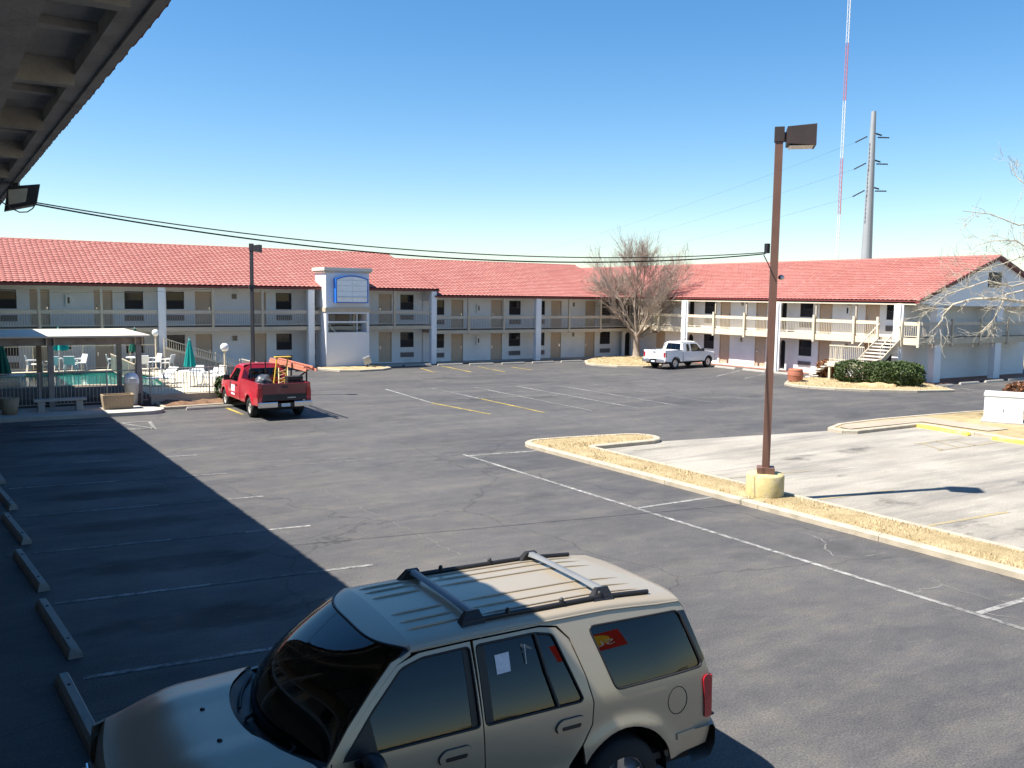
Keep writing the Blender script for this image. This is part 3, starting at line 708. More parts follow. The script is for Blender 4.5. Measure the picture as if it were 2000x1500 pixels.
# arched wing wall at the inner corner
def arch_panel(w, ua, ub, za, zt, u0, u1, v0, v1, name, parent=None):
    """wall slab with a round-headed opening"""
    r = (ub-ua)/2; n = 10; cu = (ua+ub)/2; zs = zt-r
    hole = [(ua, za)]+[(cu-r*cos(pi*i/n), zs+r*sin(pi*i/n)) for i in range(n+1)]+[(ub, za)]
    mb = MB(); top = za+2.3
    for v in (v0, v1):
        mb.quad(w.T(u0, v, za), w.T(ua, v, za), w.T(ua, v, top), w.T(u0, v, top)); mb.quad(w.T(ub, v, za), w.T(u1, v, za), w.T(u1, v, top), w.T(ub, v, top))
        for (a, b), (c, d) in zip(hole[1:-1], hole[2:-1]): mb.quad(w.T(a, v, b), w.T(c, v, d), w.T(c, v, top), w.T(a, v, top))
    for (a, b), (c, d) in zip(hole, hole[1:]): mb.quad(w.T(a, v0, b), w.T(c, v0, d), w.T(c, v1, d), w.T(a, v1, b))
    for u in (u0, u1): mb.quad(w.T(u, v0, za), w.T(u, v1, za), w.T(u, v1, top), w.T(u, v0, top))
    mb.build(name, wall, w.root, recalc=False)
    w.part('arch_recess', darkgap, ua, ub, v1-.02, v1-.06, za, zt)
arch_panel(Bw, 46.35, 47.0, .0, 1.95, 46.15, 47.35, -.9, -1.1, 'arched_wall')
arch_panel(Bw, 46.35, 47.0, 2.32, 4.2, 46.15, 47.35, -.9, -1.1, 'arched_wall')

# ---------------- wing C (right)
C = Wing('motel_wing', 'sunlit east motel wing with cream balcony railing and grey gable end', 1, 46.5, 31.5, 66, .08, 2.6, 4.5, set_back=1.0, rot=-pi/2)
dC = [45.5, 42.2, 36.95, 33.6, 52.2]; wC = [47.05, 38.45, 32.15]
for f, top in ((.08, 2.45), (2.6, 4.55)):
    C.floor(f, dC, wC, [35.25] if f > 1 else [], [43.9, 35.3] if f < 1 else [43.9], wall_top=top, arches=[(48.65, 49.2), (40.05, 40.5)])
    for a, b in ((48.65, 49.2), (40.05, 40.5)): arch_panel(C, a, b, f, f+1.95, a-.001, b+.001, -1.0, -1.12, 'arched_niche')
C.part('building_body', wall, 31.52, 66, -1.20, -14.5, 0, 4.55)
sl = C.part('balcony_slab', trim_dk, 29.95, 54.0, .02, -1.0, 2.33, 2.595)
for a, b in ((32.36, 54.0), (29.72, 30.86)): C.part('slab_fascia', cream, a, b, .022, .08, 2.22, 2.60, sl)
C.part('soffit', trim_dk, 29.95, 66, .02, -1.0, 4.5, 4.55); C.part('eave_fascia', cream, 29.87, 66, .022, .08, 4.48, 4.70); C.part('gutter', gutter, 29.87, 66, .082, .14, 4.64, 4.72)
pC = [51.2, 45.52, 42.67, 36.93, 34.03, 32.41]
for u in pC+[29.79, 30.86]: C.part('post', cream, u-.07, u+.07, .085, .20, 2.1, 3.76 if u > 31.5 else 3.56)
for u in pC[:5]: C.part('upper_post', trim_dk, u-.05, u+.05, -.1, 0, 2.6, 4.5)
for u in (48.5, 39.94, 31.15):
    c = C.part('column', col_white, u-.2, u+.2, -.16, .215, 0, 4.5); C.part('downpipe', col_white, u-.32, u-.203, .0, .1, .05, 4.5, c)
C.railing([32.41, 34.03, 36.93, 39.94, 42.67, 45.52, 48.5, 51.2, 53.9], bal_cream, 2.6, cream, v=.04, pitch=.12, hi=.92); C.railing([29.79, 30.86], bal_cream, 2.6, cream, v=.04, pitch=.12, hi=.92)
gable(C, 29.87, 72, 4.74, 7.48, 8.0, 0, .08)
mb = MB()                                       # gable triangle in front of the end walkway
mb.add([(46.5, 30.1, 4.45), (62.4, 30.1, 4.45), (62.4, 30.1, 4.7), (54.45, 30.1, 7.38), (46.5, 30.1, 4.7), (46.5, 30.25, 4.45), (62.4, 30.25, 4.45), (62.4, 30.25, 4.7), (54.45, 30.25, 7.38), (46.5, 30.25, 4.7)],
       [(0, 1, 2, 3, 4), (9, 8, 7, 6, 5), (0, 5, 6, 1), (0, 4, 9, 5), (1, 6, 7, 2)])
gb = mb.build('gable_wall', wall, C.root); B(53.6, 55.0, 30.06, 30.098, 5.6, 6.5).build('gable_vent', black, C.root)
mb = MB()
for x0, z0, x1, z1 in ((46.35, 4.66, 54.42, 7.42), (62.6, 4.66, 54.46, 7.42)):
    mb.add([(x0, 29.84, z0-.12), (x1, 29.84, z1-.12), (x1, 29.84, z1+.1), (x0, 29.84, z0+.1), (x0, 30.09, z0-.12), (x1, 30.09, z1-.12), (x1, 30.09, z1+.1), (x0, 30.09, z0+.1)], [(0, 1, 2, 3), (7, 6, 5, 4), (0, 4, 5, 1), (3, 2, 6, 7), (0, 3, 7, 4), (1, 5, 6, 2)])
mb.build('rake_board', gutter, C.root)
B(47.45, 60.2, 31.5, 31.7, 0, 4.5).build('end_wall', wall, C.root); B(46.6, 60.4, 30.1, 31.498, 4.40, 4.45).build('end_soffit', trim_dk, C.root)
es = B(46.58, 60.3, 30.02, 31.498, 2.34, 2.59).build('end_slab', trim_dk, C.root); B(46.75, 60.3, 29.96, 30.018, 2.24, 2.6).build('slab_fascia', trim, es)
gx = [46.85, 49.9, 52.9, 55.9, 58.9]
for x in gx[1:]: B(x-.07, x+.07, 29.9, 30.04, 2.1, 3.7).build('post', trim, C.root)
for a, b in zip(gx, gx[1:]):
    r = B(a+.07, b-.07, 29.95, 30.0, 3.33, 3.52).build('railing', rail_m, C.root); B(a+.07, b-.07, 29.96, 29.99, 2.69, 2.73).build('bottom_rail', rail_m, r)
    n = int((b-a-.14)/.13)
    for i in range(n): link('baluster', bal_me, r, (a+.07+(i+.5)*(b-a-.14)/n, 29.975, 2.73))
for x in (48.75, 55.1): B(x-.33, x+.33, 30.05, 30.45, 0, 4.4).build('column', col_white, C.root)

# stair to the balcony of wing C
S = thing('outdoor_stair', (44.4, 32, 0), 'cream steel stair with pale treads rising to the east balcony', 'stair')
nst = 7; xt, xb, zt, zb = 46.42, 44.55, 2.6, 1.22
tread_m = M('tread_concrete', (.58, .54, .47), .8, .1)
for i in range(nst):
    x = xt-(xt-xb)*(i+.5)/nst; z = zt-(zt-zb)*(i+1)/(nst+1); B(x-.15, x+.15, 30.95, 32.3, z-.06, z).build('tread', tread_m, S)
for y in (30.90, 32.32):
    MB().bar((xt, y, zt-.15), (xb, y, zb-.05), .05, .28).build('stringer', trim, S)
    h = MB().bar((xt+.1, y, zt+.85), (xb, y, zb+.85), .05, .05).build('handrail', cream, S)
    for t in (.02, .5, .98):
        p = Vector((xt, y, zt)).lerp(Vector((xb, y, zb)), t); MB().bar(p, p+Vector((0, 0, .85)), .03).build('rail_post', cream, h)
B(43.2, 44.54, 30.9, 33.3, 1.08, 1.20).build('landing', tread_m, S); B(43.14, 43.198, 30.9, 33.3, .92, 1.21).build('landing_fascia', cream, S)
for x, y in ((43.25, 33.2), (43.25, 31.0)): B(x-.06, x+.06, y-.06, y+.06, .0, 1.08).build('landing_leg', cream, S)
r = MB().bar((43.2, 30.95, 2.12), (43.2, 33.25, 2.12), .05).build('landing_rail', cream, S); MB().bar((43.2, 30.95, 1.34), (43.2, 33.25, 1.34), .035).build('bottom_rail', cream, r)
for i in range(19): B(43.188, 43.212, 30.95+i*.125-.012, 30.95+i*.125+.012, 1.21, 2.12).build('baluster', cream, r)
r = MB().bar((43.2, 33.25, 2.12), (44.5, 33.25, 2.12), .05).build('landing_rail', cream, S)
for i in range(1, 11): B(43.2+i*.125-.012, 43.2+i*.125+.012, 33.24, 33.26, 1.21, 2.12).build('baluster', cream, r)
r = None
for i in range(6): B(43.3+.02*i, 44.5, 33.35+i*.28, 33.63+i*.28, .98-i*.17, 1.04-i*.17).build('tread', tread_m, S)

# ================================================================== NEAR BUILDING (we stand on its balcony)
NB = thing('motel_building', (-7, 20, 0), 'near motel building whose dark timber eave crosses the upper left corner', 'motel building')
Y0, Y1 = -9.0, 53.0
B(-14, -1.5, Y0, Y1, 0, 6.5).build('building_body', M('near_wall', (.17, .15, .125), .85, .1, .6, .2, 40), NB)
B(-1.498, -.02, Y0, Y1, 2.85, 3.05).build('balcony_slab', near_wood, NB)
B(-.13, -.08, Y0, Y1, 3.85, 3.95).build('balcony_rail', near_wood, NB)
B(1.20, 1.27, Y0, Y1, 6.42, 6.60).build('eave_fascia', near_wood, NB)
B(1.06, 1.197, Y0, Y1, 6.44, 6.56).build('fascia_batten', near_wood, NB)
B(.36, .60, Y0, Y1, 6.28, 6.56).build('eave_beam', near_wood, NB)
y = Y0+.3
yb = 8.31-2.43*7
while yb < Y1:
    B(.602, 1.058, yb-.06, yb+.06, 6.36, 6.56).build('eave_crossbeam', near_wood, NB)
    B(-1.49, .358, yb-.06, yb+.06, 6.38, 6.56).build('eave_crossbeam', near_wood, NB)
    if yb > -4 and yb < 30:
        B(.603, 1.057, yb+1.15, yb+1.25, 6.50, 6.559).build('soffit_joist', near_wood, NB)
    yb += 2.43
yb = Y0
while yb < Y1-.1:
    B(-1.495, 1.196, yb+.004, min(yb+1.2, Y1)-.004, 6.561, 6.60).build('soffit_board', near_wood, NB); yb += 1.2
for yc in range(-5, 52, 8): B(-.48, -.18, yc-.15, yc+.15, 0, 6.38).build('column', near_wood, NB)
sl = Vector((-8.2, 0, 2.6))
MB().add([(1.40, Y0, 6.615), (1.40, Y1, 6.615), (-6.8, Y1, 9.2), (-6.8, Y0, 9.2), (-15, Y0, 6.6), (-15, Y1, 6.6)], [(0, 1, 2, 3), (3, 2, 5, 4)]).build('roof', gutter, NB, recalc=False)
tile_roof('roof_tiles', (1.42, Y0, 6.60), (1.42, Y1, 6.60), sl, parent=NB, amp=.022, lift=.02)
for s in range(12):
    yy = -6+s*5; B(-1.5, -1.46, yy, yy+.95, 3.05, 5.1).build('door', door_m, NB); B(-1.5, -1.47, yy+1.6, yy+2.8, 4.0, 5.1).build('window', glass_room, NB)

# floodlight hung on the eave
FL = thing('flood_light', (1.5, 17.0, 6.2), 'dark box floodlight hanging off the end of the near eave', 'flood light')
c0 = Vector((1.60, 17.05, 6.36))
MB().add([(1.14, 16.80, 6.36), (1.14, 17.30, 6.36), (1.08, 17.30, 5.98), (1.08, 16.80, 5.98), (1.58, 16.70, 6.42), (1.58, 17.36, 6.42), (1.52, 17.36, 6.10), (1.52, 16.70, 6.10)],
         [(0, 1, 2, 3), (7, 6, 5, 4), (0, 4, 5, 1), (1, 5, 6, 2), (2, 6, 7, 3), (3, 7, 4, 0)]).build('housing', grey_dk, FL, bevel=.012)
MB().add([(1.12, 16.78, 6.06), (1.12, 16.78, 6.30), (1.40, 16.722, 6.34), (1.36, 16.722, 6.12)], [(0, 1, 2, 3)]).build('lens', M('lamp_lens', (.5, .47, .38), .2), FL, recalc=False)
B(1.274, 1.30, 16.9, 17.2, 6.38, 6.56).build('mount_plate', steel, FL)

def cable(name, a, b, sag, r, label, n=40, group=None):
    a, b = Vector(a), Vector(b); pts = [a.lerp(b, i/n)-Vector((0, 0, sag*4*(i/n)*(1-i/n))) for i in range(n+1)]
    return tag(MB().tube(pts, r, 5).build(name, cable_m), label, 'cable', group)
PB = Vector((16.2, 14.08, 0))
cable('overhead_cable', (1.53, 17.0, 6.14), (16.03, 14.2, 5.76), .42, .011, 'upper of the black cables strung from eave to tall lamp post')
cable('overhead_cable', (1.53, 17.0, 6.11), (16.03, 14.2, 5.73), .50, .014, 'lower sagging black cable strung from eave to tall lamp post')
tag(MB().tube([(1.53, 17.0, 6.12), (1.47, 16.9, 6.03), (1.38, 16.75, 5.96), (1.25, 16.5, 5.93), (1.1, 16.2, 5.97), (.9, 15.9, 6.08), (.7, 15.6, 6.27)], .010, 5).build('overhead_cable', cable_m), 'short slack cable looping under the eave floodlight', 'cable')

# ================================================================== LAMP POSTS
def lampost(name, p, h, w, mat, headmat, label, head, hdir, base_mat=None, base_r=.43, base_h=.66):
    o = thing(name, (p[0], p[1], 0), label, 'lamp post'); x, y = p[0], p[1]; z0 = .1
    if base_mat:
        MB().lathe([(base_r*.98, .08), (base_r, .15), (base_r, base_h-.05), (base_r-.03, base_h), (.001, base_h+.01)], 28, (x, y, 0)).build('concrete_base', base_mat, o); z0 = base_h
    a = Vector((cos(hdir), sin(hdir), 0)); b = Vector((-a.y, a.x, 0)); c = Vector((x, y, 0)); Z = Vector((0, 0, 1))
    MB().obox(c+Z*(z0+h)/2, a*w/2, b*w/2, Z*(h-z0)/2).build('pole', mat, o)
    if base_mat: MB().obox(c+Z*(z0+.075), a*w*1.15, b*w*1.15, Z*.07).build('base_cover', mat, o)
    MB().obox(c+Z*(h-.06), a*w*.62, b*w*.62, Z*.16).build('pole_cap', headmat, o)
    L, D, H = head; hc = c+a*(w*.62+.05+L/2)+Z*(h-.12)
    MB().obox(c+a*(w*.62+.05)+Z*(h-.12), a*.05, b*.07, Z*.10).build('arm', headmat, o)
    v = []
    for s, k in ((-1, .80), (1, 1.0)):
        v += [hc+a*s*L/2+b*D/2*j*1+Z*H/2*i*k for i, j in ((-1, -1), (-1, 1), (1, 1), (1, -1))]
    MB().add(v, [(0, 1, 2, 3), (7, 6, 5, 4), (0, 4, 5, 1), (1, 5, 6, 2), (2, 6, 7, 3), (3, 7, 4, 0)]).build('lamp_head', headmat, o)
    MB().obox(hc-Z*(H/2*.94+.012), a*L*.42, b*D*.42, Z*.005).build('lamp_lens', M('lamp_lens', (.5, .47, .38), .2), o)
    return o
pole_base_m = M('yellow_worn_base', (.50, .41, .19), .9, .18, 5, .5, 30, dirt=(.46, .42, .34), dscale=3.5, damt=1.0)
LP = lampost('lamp_post', (PB.x, PB.y), 8.45, .17, brown_metal, brown_dark, 'tall brown lamp post on a yellow concrete base, box head on top', (.62, .62, .46), radians(-46), pole_base_m)
B(16.0, 16.09, 14.12, 14.21, 5.74, 5.96).build('junction_box', black, LP); MB().tube([(15.98, 14.2, 5.70), (16.05, 14.12, 5.5), (16.12, 14.0, 5.2)], .012, 5).build('drop_wire', cable_m, LP)
MB().lathe([(.001, -.05), (.05, -.05), (.06, 0), (.05, .05), (.001, .05)], 10, (16.34, 13.98, 5.2), 'x').build('eye_bolt', steel, LP)
LP2 = lampost('lamp_post', (12.15, 40.4), 6.78, .13, grey_dk, grey_dk, 'slim dark lamp post standing beyond the red pickup', (.30, .34, .34), radians(-40))
B(12.02, 12.28, 40.33, 40.47, 4.9, 5.05).build('cable_clamp', grey_dk, LP2)
cable('overhead_cable', (-1, 52.5, 4.9), (12.1, 40.4, 4.98), .35, .010, 'thin cable crossing the left roof to the slim dark lamp post')

# ================================================================== SIGN TOWER
TW = thing('sign_tower', (22.1, 53.9, .12), 'white stucco sign tower with blank blue-framed panel in front of north wing', 'sign tower')
x0, x1, y0, y1 = 20.62, 23.52, 53.25, 55.1
tw_m = M('tower_stucco', (.72, .72, .73), .85, .03, .8, .25, 40)
B(x0, x1, y0, y1, .1, 2.27).build('lower_block', tw_m, TW)
for a, b in ((x0, x0+.14), (x1-.16, x1)): B(a, b, y0, y1, 2.272, 3.44).build('opening_pier', tw_m, TW)
B(x0, x1, y0, y1, 3.442, 6.0).build('upper_block', tw_m, TW)
B(x0-.06, x1+.06, y0-.06, y1+.04, 3.56, 3.84).build('band', trim, TW)
B(x0-.10, x1+.10, y0-.10, y1+.1, 6.002, 6.12).build('cap_moulding', trim, TW); B(x0-.16, x1+.16, y0-.16, y1+.16, 6.122, 6.32).build('cap', M('cap_cream', (.66, .60, .50), .7, .05), TW)
B(x0+.10, x1-.10, y0-.05, y0-.003, 2.88, 2.97).build('opening_bar', col_white, TW); B(22.75, 22.80, y0+.2, y0+.25, 2.272, 3.44).build('opening_post', col_white, TW)
for z0_, z1_ in ((2.19, 2.27), (3.442, 3.52)): B(x0+.08, x1-.10, y0-.03, y0-.002, z0_, z1_).build('opening_trim', tw_m, TW)
MB().bar((21.35, 53.6, 2.28), (20.95, 53.8, 2.88), .07).build('loose_board', cream, TW)
sx0, sx1, sz0, sz1 = 21.12, 23.28, 4.12, 5.62
arcp = [(sx0+(sx1-sx0)*i/16, sz1+.22*(1-((i-8)/8)**2)) for i in range(17)]
def arc_ring(o, inn, ya, yb, name, mat, parent):
    mb = MB(); n = len(o)
    for q in (ya, yb):
        for i in range(n):
            j = (i+1) % n; mb.quad((*o[i][:1], q, o[i][1]), (o[j][0], q, o[j][1]), (inn[j][0], q, inn[j][1]), (inn[i][0], q, inn[i][1]))
    for R in (o, inn):
        for i in range(n):
            j = (i+1) % n; mb.quad((R[i][0], ya, R[i][1]), (R[j][0], ya, R[j][1]), (R[j][0], yb, R[j][1]), (R[i][0], yb, R[i][1]))
    return mb.build(name, mat, parent)
outl = [(sx0, sz0)]+arcp+[(sx1, sz0)]; cx, cz = (sx0+sx1)/2, (sz0+sz1)/2
inn_ = [(cx+(p[0]-cx)*.94, cz+(p[1]-cz)*.93) for p in outl]
SC = arc_ring(outl, inn_, y0-.42, y0-.003, 'sign_cabinet', blue_m, TW)
for i in range(5):
    for j in range(2):
        za, zb = sz0+.06+i*.34, sz0+.06+(i+1)*.34-.012; xa, xb = (sx0+.07, cx-.006) if j == 0 else (cx+.006, sx1-.07)
        if i == 4:
            f = lambda x: cz+(sz1+.22*(1-((x-cx)/(sx1-cx)/.94)**2)-cz)*.93-.01
            xs_ = [xa+(xb-xa)*k/6 for k in range(7)]
            MB().add([(xa, y0-.40, za), (xb, y0-.40, za)]+[(x, y0-.40, max(za+.02, f(x))) for x in reversed(xs_)], [tuple(range(9))]).build('sign_slat', sign_face, SC, recalc=False)
        else: MB().obox(((xa+xb)/2, y0-.40+random.uniform(0, .01), (za+zb)/2), ((xb-xa)/2, 0, 0), (0, .01, 0), (0, 0, (zb-za)/2)).build('sign_slat', sign_face, SC)
for a, b in ((21.5, 21.7), (22.9, 23.15)): B(a, b, y0-.44, y0-.412, 4.42, 4.50).build('lamp_socket', steel, SC)
MB().tube([(21.3, y0-.43, 4.46), (23.1, y0-.43, 4.46)], .035, 8).build('fluorescent_tube', white_pl, SC)
SP = thing('ground_spotlight', (22.9, 52.2, .13), 'small grey floodlight on the ground at the foot of the sign tower', 'spotlight')
MB().obox((22.9, 52.2, .55), (.20, -.06, .08), (.05, .17, .02), (-.07, 0, .20)).build('housing', steel, SP); MB().obox((22.73, 52.25, .51), (.012, -.003, .004), (.045, .15, .02), (-.06, 0, .17)).build('lens', white_pl, SP)
MB().tube([(22.9, 52.2, .4), (22.93, 52.2, .12)], .03, 6).tube([(22.8, 52.1, .14), (23.1, 52.3, .14)], .025, 6).build('stake', black, SP)

# ================================================================== VEGETATION
def leaf_cloud(mb, n, shape, size, dens_in=.55):
    for _ in range(n):
        while True:
            p = Vector((random.uniform(-1, 1), random.uniform(-1, 1), random.uniform(-1, 1))); q = (abs(p.x)**3.5+abs(p.y)**3.5+abs(p.z)**3.5)
            if dens_in < q < 1.0+.25*sin(p.x*9)*sin(p.y*8+1)*sin(p.z*7+2): break
        c = shape(p); a = Vector((random.gauss(0, 1), random.gauss(0, 1), random.gauss(0, 1))).normalized(); b = a.orthogonal().normalized(); b.rotate(Matrix.Rotation(random.uniform(0, 6.3), 3, a)); s = size*random.uniform(.6, 1.3)
        mb.add([c-a*s, c+b*s*.5, c+a*s, c-b*s*.5], [(0, 1, 2, 3)])
def hedge(name, c, r, rz, n, size, mat, label, cat, stems=9):
    o = thing(name, (c[0], c[1], .1), label, cat); cc = Vector(c); mb = MB()
    R_ = Matrix.Rotation(rz, 3, 'Z'); ph = random.uniform(0, 6)
    def sh(p): k = 1+.10*sin(p.x*5+ph)+.08*sin(p.y*6+p.z*4); return cc+R_ @ Vector((p.x*r[0]*k, p.y*r[1]*k, p.z*r[2]*(1+.07*sin(p.x*7+ph))))
    leaf_cloud(mb, n, sh, size)
    mb.build('foliage', mat, o, recalc=False); mb = MB()
    for _ in range(stems):
        b = cc+R_ @ Vector((random.uniform(-.6, .6)*r[0], random.uniform(-.5, .5)*r[1], 0)); b.z = .1
        for _ in range(4): mb.tube([b, b.lerp(sh(Vector((random.uniform(-.8, .8), random.uniform(-.8, .8), random.uniform(-.3, .8)))), .6), sh(Vector((random.uniform(-.9, .9), random.uniform(-.9, .9), random.uniform(-.2, .9))))], [.02, .014, .006], 4)
    mb.build('stems', twig_m, o); return o
g1, g2 = G(1692, 748, .13), G(1752, 754, .13)
hedge('hedge', (g1.x-.05, g1.y+.0, .74), (1.65, .75, .62), radians(-62), 9000, .07, leaf_g, 'clipped green hedge in front of the stair landing', 'hedge')
hedge('hedge', (g2.x+.4, g2.y+.2, .76), (1.25, .9, .66), radians(-62), 9000, .07, leaf_g, 'clipped green hedge right of its neighbour beside the column', 'hedge')
g3 = G(1612, 738, .13); hedge('shrub', (g3.x+.3, g3.y, .66), (.75, .6, .5), 0, 2600, .09, leaf_r, 'loose rusty orange shrub left of the stair landing', 'shrub')
hedge('shrub', (10.75, 39.0, .62), (.68, .55, .48), 0, 5000, .06, leaf_g2, 'round green shrub beside the nose of the red pickup', 'shrub')
hedge('shrub', (38.6, 19.6, .75), (.9, .8, .6), 0, 4000, .07, leaf_r, 'shrub at the right edge behind the white utility box', 'shrub')

def grow(tr, tw, p, d, L, r, lvl, maxl, spread, up, seglen=.35, wob=.12, nb=(2, 4), rmin=.006):
    n = max(2, int(L/seglen)); pts = [p]; rad = [r]; q = p; dd = d.normalized()
    for i in range(n):
        dd = (dd+Vector((random.gauss(0, wob), random.gauss(0, wob), random.gauss(0, wob)+up))).normalized(); q = q+dd*(L/n)
        pts.append(q); rad.append(max(rmin, r*(1-.72*(i+1)/n)))
    (tr if r > .035 else tw).tube(pts, rad, 6 if r > .06 else (4 if r > .02 else 3), cap=False)
    if lvl >= maxl: return
    k = random.randint(*nb)+(1 if lvl > 1 else 0)
    for i in range(k):
        t = random.uniform(.25, .98); j = min(int(t*n), n-1); b = pts[j].lerp(pts[j+1], t*n-j); dl = (pts[j+1]-pts[j]).normalized()
        ax = Vector((random.gauss(0, 1), random.gauss(0, 1), random.gauss(0, 1))).cross(dl).normalized(); nd = dl.copy(); nd.rotate(Matrix.Rotation(random.uniform(spread*.55, spread*1.2), 3, ax))
        grow(tr, tw, b, nd, L*random.uniform(.48, .78), max(rmin, rad[j]*random.uniform(.5, .72)), lvl+1, maxl, spread, up, seglen*.85, wob, nb, rmin)
random.seed(21)
TR = thing('bare_tree', (45.4, 52.6, .1), 'bare vase-shaped tree full of fine tan twigs before the inner corner', 'tree'); tr, tw = MB(), MB()
tb = Vector((45.4, 52.6, .1))
tr.tube([tb, tb+Vector((.02, 0, .15)), tb+Vector((.03, .02, .8)), tb+Vector((.0, .0, 1.5)), tb+Vector((.0, .05, 1.95))], [.42, .30, .25, .26, .20], 12)
for i in range(15):
    a = 2*pi*i/15*1.0+random.uniform(-.2, .2); tilt = radians(random.choice((8, 16, 24, 34, 46, 58, 68))); d = Vector((sin(tilt)*cos(a), sin(tilt)*sin(a), cos(tilt)))
    L = 4.0 if tilt < .5 else 3.3
    grow(tr, tw, tb+Vector((0, 0, random.uniform(1.3, 1.9))), d, L*random.uniform(.9, 1.1), random.uniform(.07, .12), 0, 4, radians(27), .05, .4, .07, (4, 5), .007)
tr.build('trunk', bark, TR, recalc=False); tw.build('crown', twig_tan, TR, recalc=False)
print('tree tris', len(tr.f)*2+len(tw.f)*2)
def PD(px, py, depth):
    d = ray(px, py); return _C+d*(depth/d.dot(_F))
TR2 = thing('bare_tree', (40.2, 17.8, .1), 'pale-barked bare tree reaching in from the right edge', 'tree'); tr, tw = MB(), MB()
fork = Vector((40.2, 17.8, 2.9)); tr.tube([(40.2, 17.8, 0), (40.25, 17.8, .4), (40.15, 17.75, 1.6), fork, (40.4, 17.9, 5.2), (40.2, 17.7, 8.0)], [.34, .26, .22, .2, .13, .04], 10)
limbs = [([(2060, 570), (2000, 590), (1950, 583), (1900, 584), (1862, 594), (1842, 615), (1834, 640)], 36, .085), ([(2060, 560), (2005, 566), (1965, 575), (1954, 600), (1940, 625), (1915, 650)], 36.5, .06),
         ([(2080, 500), (2020, 548), (1975, 560), (1930, 548), (1895, 560), (1850, 575), (1822, 598)], 35, .05), ([(2090, 440), (2040, 430), (1990, 440), (1935, 418), (1880, 412)], 37, .05),
         ([(2090, 420), (2030, 380), (1990, 350), (1975, 330)], 36, .05), ([(2080, 520), (2030, 500), (1985, 470), (1940, 470), (1905, 480)], 35.5, .05),
         ([(2090, 470), (2040, 470), (2000, 500), (1960, 515), (1925, 525), (1890, 540)], 36.5, .045)]
for L, dep, r0 in limbs:
    pts = [fork+Vector((0, 0, random.uniform(-.4, 1.8)))]+[PD(x, y, dep+random.uniform(-.3, .3)) for x, y in L]; n = len(pts)
    tr.tube(pts, [r0*1.0*(1-.75*i/(n-1)) for i in range(n)], 6, cap=False)
    for i in range(2, n):
        for _ in range(3):
            b = pts[i-1].lerp(pts[i], random.random()); d = (pts[i]-pts[i-1]).normalized()+Vector((random.gauss(0, .6), random.gauss(0, .6), random.gauss(.1, .6)))
            grow(tr, tw, b, d, random.uniform(.5, 1.3), r0*.24, 1, 3, radians(38), .02, .16, .2, (2, 3), .006)
tr.build('trunk', bark_pale, TR2, recalc=False); tw.build('crown', bark_pale, TR2, recalc=False)

# ================================================================== STREET ITEMS
bp_ = G(1553, 745, .13)
BR = thing('barrel_planter', (bp_.x, bp_.y, .13), 'terracotta red barrel on the bed kerb left of the hedges', 'barrel')
mb = MB(); prof = []
for i in range(17):
    t = i/16; prof.append((.36+.07*sin(pi*t)+(.015 if abs(t-.12) < .04 or abs(t-.88) < .04 else 0), .13+.72*t))
mb.lathe(prof+[(.30, .85), (.30, .70), (.001, .70)], 24, (bp_.x, bp_.y, 0)).build('barrel', terra, BR)
for t in (.12, .5, .88): MB().lathe([(.372+.07*sin(pi*t), .11+.72*t), (.385+.07*sin(pi*t), .13+.72*t), (.372+.07*sin(pi*t), .15+.72*t)], 24, (bp_.x, bp_.y, 0)).build('hoop', terra, BR)
UB = thing('utility_box', (34.5, 18.7, .13), 'big white metal utility box on the grass at the right edge', 'utility box')
ua, ub = Vector((.45, -.893, 0)), Vector((.893, .45, 0)); uc = Vector((33.75, 18.80, 0))+ua*.66+ub*.55
MB().obox(uc+Vector((0, 0, .645)), ua*.66, ub*.55, Vector((0, 0, .495))).build('cabinet', white_paint, UB); MB().obox(uc+Vector((0, 0, 1.19)), ua*.69, ub*.58, Vector((0, 0, .048))).build('lid', white_paint, UB)
MB().obox(uc+Vector((0, 0, .12)), ua*.75, ub*.64, Vector((0, 0, .05))).build('base_pad', conc, UB); MB().obox(uc-ub*.556+Vector((0, 0, .6)), ua*.02, ub*.006, Vector((0, 0, .06))).build('latch', steel, UB)
# rocks in the corner bed
for i, (px, py, s) in enumerate(((1690, 752, .35), (1715, 754, .45), (1738, 755, .3), (1655, 750, .2))):
    p = G(px, py, .15); bm = bmesh.new(); bmesh.ops.create_icosphere(bm, subdivisions=2, radius=s)
    for v in bm.verts: v.co = Vector((v.co.x*1.5, v.co.y, v.co.z*.45))*(1+random.uniform(-.15, .15))
    me = bpy.data.meshes.new('rock'); bm.to_mesh(me); bm.free(); me.materials.append(M('sandstone', (.46, .33, .17), .9, .2, 4, .5, 20))
    tag(link('rock', me, None, p), ['flat sandstone rock left of centre before the hedge', 'largest flat sandstone rock before the hedges', 'flat sandstone rock under the right hedge', 'small sandstone rock by the stair leg'][i], 'rock', 'rocks before the hedges')

